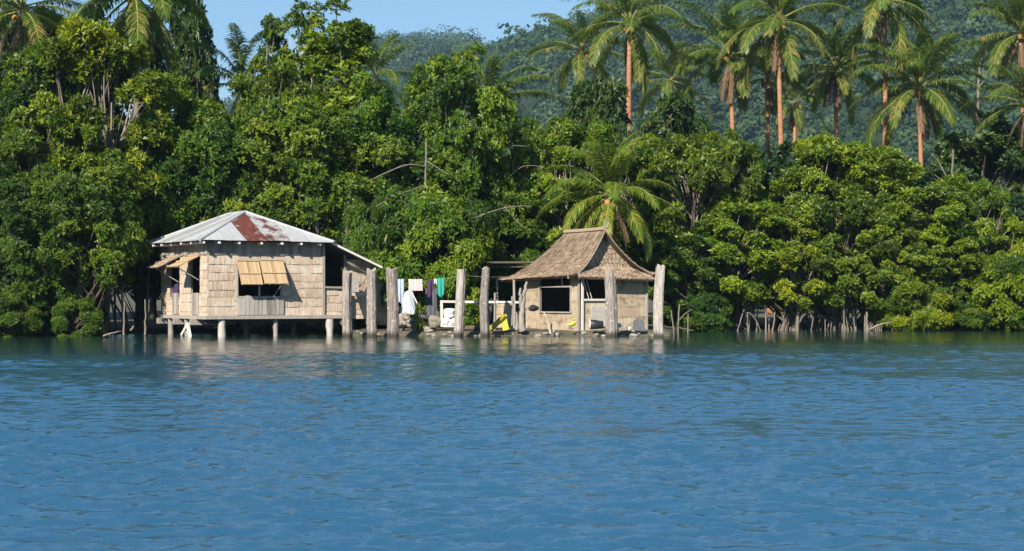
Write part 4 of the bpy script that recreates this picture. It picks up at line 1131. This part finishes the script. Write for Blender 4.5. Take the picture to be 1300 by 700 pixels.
def rock(loc, s, seed, label, group=None, mat='stone', flat=.7, cat='stone', name='stone'):
    r = np.random.default_rng(seed); nu, nv = 10, 7
    u = np.linspace(0, 2 * np.pi, nu, endpoint=False); v = np.linspace(.12, np.pi - .12, nv)
    d = np.stack([np.sin(v)[:, None] * np.cos(u), np.sin(v)[:, None] * np.sin(u), np.cos(v)[:, None] + 0 * u], -1)
    k = r.standard_normal((5, 3)); f = 1 + .16 * np.sin((d @ k.T) * 2.2 + r.uniform(0, 6, 5)).sum(-1) / 1.6
    V = d * f[..., None] * np.array([r.uniform(.8, 1.25), r.uniform(.8, 1.2), flat]) * s
    b = MB(); i = np.arange(nv - 1)[:, None] * nu; j = np.arange(nu)[None]; j2 = (j + 1) % nu
    t = r.uniform(.2, .8)
    b.add(V.reshape(-1, 3), np.stack([i + j, i + nu + j, i + nu + j2, i + j2], -1).reshape(-1, 4), 0, t)
    for ring in (0, nv - 1):
        b.add(np.vstack([V[ring], V[ring].mean(0)]), [[q, (q + 1) % nu, nu] if ring == 0 else [(q + 1) % nu, q, nu] for q in range(nu)], 0, t)
    o = part(name, b.mesh(name, M[mat], False), loc=loc, rot=(0, 0, r.uniform(0, 6)))
    return tag(o, label, cat, group)


for i in range(34):
    lay = i % 4
    px = rng2.uniform(505, 541); Y = 61.7 + rng2.uniform(-.1, .4)
    rock(at(px, 417 - lay * 4.6 + rng2.uniform(-1, 1), Y), rng2.uniform(.10, .19), 200 + i, 'rough brown stone heaped under the white sheet', 'stones of the heap under the white sheet')
for i in range(46):
    px = rng2.uniform(448, 836); Y = 61.25 + rng2.uniform(-.15, .35)
    x = xat(px, Y); rock((x, Y, float(ground_z(np.array([x]), np.array([Y]))[0]) + .02), rng2.uniform(.05, .14), 300 + i, 'small stone lying along the water edge of the bank', 'stones along the edge of the bank', flat=.5)
rock(at(552, 409, 61.7), .24, 401, 'squarish brown boulder beside the dark doorway sheet', flat=.95)
for i, (px, py, s, lb) in enumerate(((572, 397, .2, 'white bundle on top of the others inside the timber frame'), (567, 408, .2, 'white bundle at lower left inside the timber frame'), (577, 410, .17, 'white bundle at lower right inside the timber frame'))):
    rock(at(px, py, 61.7), s, 420 + i, lb, 'white bundles in the timber frame', 'white_stone', .85, 'bundle', 'bundle')
for i, (px, py, s, lb) in enumerate(((786, 414, .1, 'white stone right of the split-topped post'), (798, 417, .09, 'white stone beside the dark leaning board'), (783, 419, .07, 'tiny white stone at the foot of the split-topped post'))):
    rock(at(px, py, 61.2), s, 430 + i, lb, None, 'white_stone', .8)


def cloth(name, label, cat, px0, px1, py0, py1, Y, mat, folds=3, amp=.03, group=None, hem=.03, over=True):
    a, c = at(px0, py0, Y), at(px1, py1, Y); w = c[0] - a[0]; h = a[2] - c[2]
    u, v = np.meshgrid(np.linspace(0, 1, 21), np.linspace(0, 1, 13)); r = random.Random(len(label))
    ph = r.uniform(0, 6)
    x = u * w + .03 * v * np.sin(u * 5 + ph) * w; z = -v * h * (1 + hem * np.sin(u * 4 + ph)) - .015 * np.sin(np.pi * u)
    y = amp * np.sin(u * folds * 6.28 + ph) * (.3 + .7 * v)
    V = np.stack([x, y, z], -1).reshape(-1, 3); i = np.arange(12)[:, None] * 21 + np.arange(20)[None]
    F = np.stack([i, i + 1, i + 22, i + 21], -1).reshape(-1, 4)
    b = MB(); b.add(V, F, 0, .5); b.add(V + [0, .008, 0], F[:, ::-1], 0, .5)
    if over:   # the flap that hangs behind the line
        V2 = V.copy(); V2[:, 1] = .03 + V2[:, 1] * .6; V2[:, 2] *= .6; b.add(V2, F[:, ::-1], 0, .45)
    o = part(name, b.mesh(name, M[mat], True), loc=(a[0], Y, a[2]))
    return tag(o, label, cat, group)


YL = 62.2
b = MB(); q = [at(497, 352, 60.4), at(517, 355, YL), at(540, 357, YL), at(563, 355, YL), at(586, 350, 60.6), at(617, 352, 60.5), at(650, 352, 62)]
b.tube(q, .008, 5, 0, .6); tag(part('clothes_line', b.mesh('clothes_line', M['rope'])), 'thin rope strung from post to post carrying the washing', 'rope')
W_ = 'washing on the line'
cloth('towel', 'pink and white striped towel on the line', 'towel', 518.5, 536, 354.5, 369, YL, 'pink', 2, .015, W_)
cloth('shirt', 'purple shirt hanging on the line left of the teal cloth', 'shirt', 542, 551, 355, 373, YL, 'purple', 1.5, .05, W_, .25)
cloth('cloth', 'teal green cloth on the line beside the purple shirt', 'cloth', 555, 564, 353, 374, YL, 'teal', 2, .04, W_, .15)
cloth('cloth', 'small white cloth pinched between purple shirt and teal cloth', 'cloth', 551, 554.5, 354, 361, YL, 'tarp', 1, .03, W_, .3)
cloth('plastic_sheet', 'blue-grey plastic sheet hanging behind the thick dark post', 'sheet', 503, 513, 354, 386, 62.4, 'blue_tarp', 2.5, .05, None, .1, False)
cloth('dark_sheet', 'dark grey sheet hanging below the purple shirt', 'sheet', 540, 557, 366, 407, 62.9, 'grey_sheet', 3, .03, None, .02, False)
# white draped sheet, a flared cone
b = MB(); n = 36; a = np.linspace(0, 2 * np.pi, n, endpoint=False); c0 = at(519, 399, 62.1); hh = at(519, 371, 62.1)[2] - c0[2]
zz = np.linspace(0, 1, 9); rb = .31 - .16 * zz; fold = 1 + .07 * np.sin(a * 7)[None] * (1 - zz)[:, None] + .04 * np.sin(a * 3 + 1)[None]
X = np.stack([(rb[:, None] * fold) * np.cos(a), (rb[:, None] * fold) * np.sin(a), (zz * hh)[:, None] + 0 * a], -1)
i = np.arange(8)[:, None] * n; j = np.arange(n)[None]; j2 = (j + 1) % n
b.add(X.reshape(-1, 3), np.stack([i + j, i + j2, i + n + j2, i + n + j], -1).reshape(-1, 4), 0, .6)
b.add(np.vstack([X[-1], X[-1].mean(0) + [0, 0, .07]]), [[q_, (q_ + 1) % n, n] for q_ in range(n)], 0, .6)
tag(part('white_sheet', b.mesh('white_sheet', M['tarp'], True), loc=c0), 'white plastic sheet draped in a flared cone over the stone heap', 'sheet')
b = MB(); b.tube([at(521, 368, 61.8), at(529, 384, 61.7), at(536, 398, 61.6)], .022, 6, 0, .9); tag(part('leaning_stick', b.mesh('leaning_stick', M['pale_wood'])), 'pale stick leaning beside the white draped sheet', 'stick')
tree('sprig', 532, 390, 16, 61.5, 'little green plant growing on the stone heap', (1.4, 1.25, .8), 0)
tree('sprig', 604, 372, 30, 62.6, 'green plant behind the rail between the whitish and grey-brown posts', (1.0, 1.1, .8), 0)
tree('sprig', 600, 388, 34, 62.3, 'low green plant at the foot of the rail', (.8, 1, .8), 0)
# pale timber frame
fr = thing('timber_frame', 'pale timber frame and rail reaching from the bundles to the hut', 'frame', at(560, 414, 61.6))
o0 = at(560, 414, 61.6)
for nm, p, q_, w in (('leg', (561, 415, 61.6), (560.5, 382, 61.6), .085), ('rail', (559, 383, 61.6), (660, 384, 62.0), .075), ('sill', (561, 414.5, 61.6), (586, 414.5, 61.6), .05), ('leg', (583, 415, 62.1), (583, 384, 62.1), .06)):
    b = MB(); b.beam(at(*p) - o0, at(*q_) - o0, w, w, 0, .8); part(nm, b.mesh(nm, M['pale_wood']), fr)
# woven fence panel of the porch
fc = at(639, 416, 61.9); fn = thing('fence_panel', 'short brown woven fence panel left of the hut', 'fence', fc)
b = MB(); woven(b, lambda u, t, o: np.stack([u, -o, .82 - t], -1), -.29, .29, 0, .80, [], ch=.4, sw=.04, seed=44, bias=-.12); backing(b, lambda u, t, o: np.stack([u, -o, .82 - t], -1), -.29, .29, .02, .8, [], tint=.2); part('panel', b.mesh('panel', M['slat_hut']), fn)
for u, h in ((-.3, 1.2), (.3, 1.08)):
    b = MB(); b.tube([(u, -.05, -.1), (u + .01, -.05, h)], [.04, .035], 7, 0, .6); part('fence_post', b.mesh('fence_post', M['grey_wood'], True), fn)
# gnarled driftwood between fence and hut
bare('driftwood', 'gnarled brown driftwood stump between fence panel and hut wall', [([(664, 420, 61.3), (661, 400, 61.4), (664, 378, 61.4), (669, 358, 61.5)], .13, .06), ([(663, 392, 61.4), (659, 375, 61.3), (661, 366, 61.3)], .09, .04), ([(656, 419, 61.3), (657, 405, 61.3), (655, 396, 61.3)], .06, .04)], 'grey_wood', 'driftwood')
bare('leaning_pole', 'pale forked pole leaning in front of the hut side wall', [([(699, 424, 60.9), (695, 405, 61), (690, 396, 61.1)], .04, .025), ([(703, 422, 60.9), (704, 404, 61)], .025, .015)], 'deadwood', 'pole')
rock(at(677, 391, 61.2), .14, 451, 'black bag on top of the hut side wall by the window', None, 'black', .7, 'bag', 'bag')
# yellow chute
ch = at(632, 410, 61.2); b = MB(); s = np.linspace(0, 1, 10); x = -.28 + .5 * s + .05 * s ** 2; z = -.24 + .50 * s ** 1.15
wdt = .15
pr_ = np.array([[-wdt, .07], [-wdt, -.01], [-wdt * .7, -.05], [wdt * .7, -.05], [wdt, -.01], [wdt, .07]])
X = np.stack([np.stack([x + 0 * p[0] - p[1] * .7, p[0] + 0 * x, z + p[1] * .75], -1) for p in pr_], 1)
i = np.arange(9)[:, None] * 6; j = np.arange(5)[None]; F = np.stack([i + j, i + j + 1, i + j + 7, i + j + 6], -1).reshape(-1, 4)
b.add(X.reshape(-1, 3), F, 0, .5); b.add(X.reshape(-1, 3) - [0, 0, .015], F[:, ::-1], 0, .5)
b.beam((.2, 0, .18), (.3, .0, -.25), .22, .03, 0, .4)
o = part('yellow_chute', b.mesh('yellow_chute', M['yellow'], False), loc=ch, rot=(0, 0, R(-18))); tag(o, 'bright yellow plastic chute sloping down to the bank', 'chute')
# yellow container lying by the hut
cy = at(727, 412, 61.0); b = MB(); n = 12; a = np.linspace(0, 2 * np.pi, n, endpoint=False)
b.tube([(-.17, 0, -.03), (-.1, 0, -.01), (.04, 0, .03), (.09, 0, .07), (.13, 0, .09)], [.03, .065, .075, .05, .025], 12, 0, .5); b.tube([(-.02, 0, .1), (.05, 0, .2), (.13, 0, .17)], .015, 6, 0, .5)
tag(part('yellow_container', b.mesh('yellow_container', M['yellow'], True), loc=cy), 'small yellow plastic container lying against the hut wall', 'container')
# tipped black bucket with pale rim
bk = at(757, 412, 61.0); t = thing('bucket', 'black bucket tipped over beside the split-topped post', 'bucket', bk)
b = MB(); b.tube([(-.2, 0, 0), (-.19, 0, 0), (.22, 0, -.02), (.24, 0, -.02)], [.17, .175, .13, .10], 16, 0, .4); part('body', b.mesh('body', M['black'], True), t)
b = MB(); b.tube([(-.235, 0, 0), (-.205, 0, 0)], [.165, .18], 16, 0, .5); part('rim', b.mesh('rim', M['white_stone'], True), t)
# dark rounded board
bd = at(811, 420, 61.2); b = MB(); a = np.linspace(0, np.pi, 10); oc = np.column_stack([.2 * np.cos(a), .24 + .18 * np.sin(a)]); oc = np.vstack([[.2, 0], oc, [-.2, 0]]); n = len(oc)
V = np.vstack([np.column_stack([oc[:, 0], 0 * oc[:, 0] + .25 * oc[:, 1], oc[:, 1]]), np.column_stack([oc[:, 0], .035 + .25 * oc[:, 1], oc[:, 1]]), [[0, .06, .2], [0, .09, .2]]])
b.add(V, [[q_, (q_ + 1) % n, 2 * n] for q_ in range(n)] + [[n + (q_ + 1) % n, n + q_, 2 * n + 1] for q_ in range(n)], 0, .4); b.add(V, [[q_, n + q_, n + (q_ + 1) % n, (q_ + 1) % n] for q_ in range(n)], 0, .4)
tag(part('leaning_board', b.mesh('leaning_board', M['grey_sheet']), loc=bd), 'dark grey round-topped board leaning on the straw wall', 'board')
# open shed frame behind
s0 = at(612, 418, 66); sd = thing('shed_frame', 'open shed frame of thin grey poles in the shade behind the hut', 'shed', s0)
for nm, p, q_, w in (('pole', (612, 420, 66), (612, 334, 66), .05), ('pole', (690, 420, 66), (690, 330, 66), .05), ('beam', (598, 333, 66), (700, 333, 66), .05), ('beam', (606, 340, 67.2), (700, 338, 67.2), .045), ('beam', (540, 352, 66), (690, 352, 66), .04)):
    b = MB(); b.beam(at(*p) - s0, at(*q_) - s0, w, w, 0, .6); part(nm, b.mesh(nm, M['bark_dark']), sd)
b = MB(); b.beam(at(600, 334.5, 66) - s0, at(700, 334.5, 66) - s0, .9, .02, 0, .2); part('roof_panel', b.mesh('roof_panel', M['interior']), sd)
# log steps
b = MB(); b.tube([at(590, 417, 61.9), at(628, 416, 61.9)], .09, 8, 0, .4); tag(part('log', b.mesh('log', M['bark_dark'], True)), 'dark log lying between the whitish and grey-brown posts', 'log')
# distant white house
wh = at(1091, 178, 530); w = thing('white_house', 'tiny white house on the lower hillside seen between the palms', 'house', (wh[0], wh[1], wh[2] - 6))
b = MB(); b.box((0, 0, 3.1), (2.6, 3, 4.2), 0, .6); b.box((-1.1, 0, -2), (.2, 2.6, 6.1), 0, .2); b.box((1.1, 0, -2), (.2, 2.6, 6.1), 0, .2); part('wall', b.mesh('wall', M['white_wall']), w)
b = MB(); b.add([[-1.6, -1.8, 5.21], [1.6, -1.8, 5.21], [1.6, 1.8, 5.21], [-1.6, 1.8, 5.21], [0, -1.8, 6.1], [0, 1.8, 6.1]], [[0, 1, 4], [2, 3, 5]], 0, .5); b.add([[-1.6, -1.8, 5.21], [1.6, -1.8, 5.21], [1.6, 1.8, 5.21], [-1.6, 1.8, 5.21], [0, -1.8, 6.1], [0, 1.8, 6.1]], [[1, 2, 5, 4], [3, 0, 4, 5], [0, 3, 2, 1]], 0, .5)
part('roof', b.mesh('roof', M['stone']), w)

# ------------------------------------------------------------------ haze
HAZE = .00013
b = MB(); b.box((0, 850, 130), (3100, 1880, 300))
m, nt, out = newmat('haze_air'); pv = N(nt, 'ShaderNodeVolumePrincipled'); pv.inputs['Density'].default_value = HAZE; pv.inputs['Color'].default_value = (.45, .70, 1.0, 1); pv.inputs['Anisotropy'].default_value = 0
nt.links.new(pv.outputs[0], out.inputs['Volume'])
tag(part('haze', b.mesh('haze', m)), 'thin blue air between the shore and the hills', 'haze', kind='stuff')

# ------------------------------------------------------------------ light, sky, camera
SUN_AZ, SUN_EL = R(24), R(34)       # azimuth to the left of straight behind the camera
to_sun = Vector((-math.sin(SUN_AZ) * math.cos(SUN_EL), -math.cos(SUN_AZ) * math.cos(SUN_EL), math.sin(SUN_EL)))
w = bpy.data.worlds.new('World'); SC.world = w; w.use_nodes = True
nt = w.node_tree; nt.nodes.clear()
sky = nt.nodes.new('ShaderNodeTexSky'); sky.sky_type = 'NISHITA'; sky.sun_disc = False
sky.sun_elevation = SUN_EL; sky.sun_rotation = math.atan2(to_sun.x, to_sun.y); sky.air_density = 1.0; sky.dust_density = .05; sky.ozone_density = 4.0; sky.altitude = 800
bg = nt.nodes.new('ShaderNodeBackground'); bg.inputs[1].default_value = .15
wo = nt.nodes.new('ShaderNodeOutputWorld'); gm = nt.nodes.new('ShaderNodeGamma'); gm.inputs[1].default_value = .58; hs = nt.nodes.new('ShaderNodeHueSaturation'); hs.inputs['Saturation'].default_value = 1.45
nt.links.new(sky.outputs[0], gm.inputs[0]); nt.links.new(gm.outputs[0], hs.inputs['Color']); nt.links.new(hs.outputs[0], bg.inputs[0]); nt.links.new(bg.outputs[0], wo.inputs[0])
sd_ = bpy.data.lights.new('sun', 'SUN'); sd_.energy = 4.8; sd_.angle = R(.53); sd_.color = (1, .94, .84)
so = bpy.data.objects.new('sun', sd_); COL.objects.link(so); so.rotation_euler = to_sun.to_track_quat('Z', 'Y').to_euler()

cam = bpy.data.cameras.new('camera'); co = bpy.data.objects.new('camera', cam); COL.objects.link(co)
cam.sensor_width = 36; cam.lens = 36 * FPX / 1300; cam.shift_y = 25 / 1300; cam.clip_start = .1; cam.clip_end = 6000
co.location = (0, 0, EYE); co.rotation_euler = (R(90), 0, 0)
SC.camera = co
vs = SC.view_settings
vs.view_transform = 'Standard'; vs.look = 'None'; vs.exposure = 0.85; vs.gamma = 1; vs.use_curve_mapping = False
cy_ = SC.cycles
cy_.max_bounces = 6; cy_.diffuse_bounces = 3; cy_.glossy_bounces = 3; cy_.transmission_bounces = 3; cy_.transparent_max_bounces = 4; cy_.volume_bounces = 0
cy_.caustics_reflective = False; cy_.caustics_refractive = False
cy_.use_denoising = True
cy_.denoising_prefilter = 'ACCURATE'
cy_.sample_clamp_indirect = 4
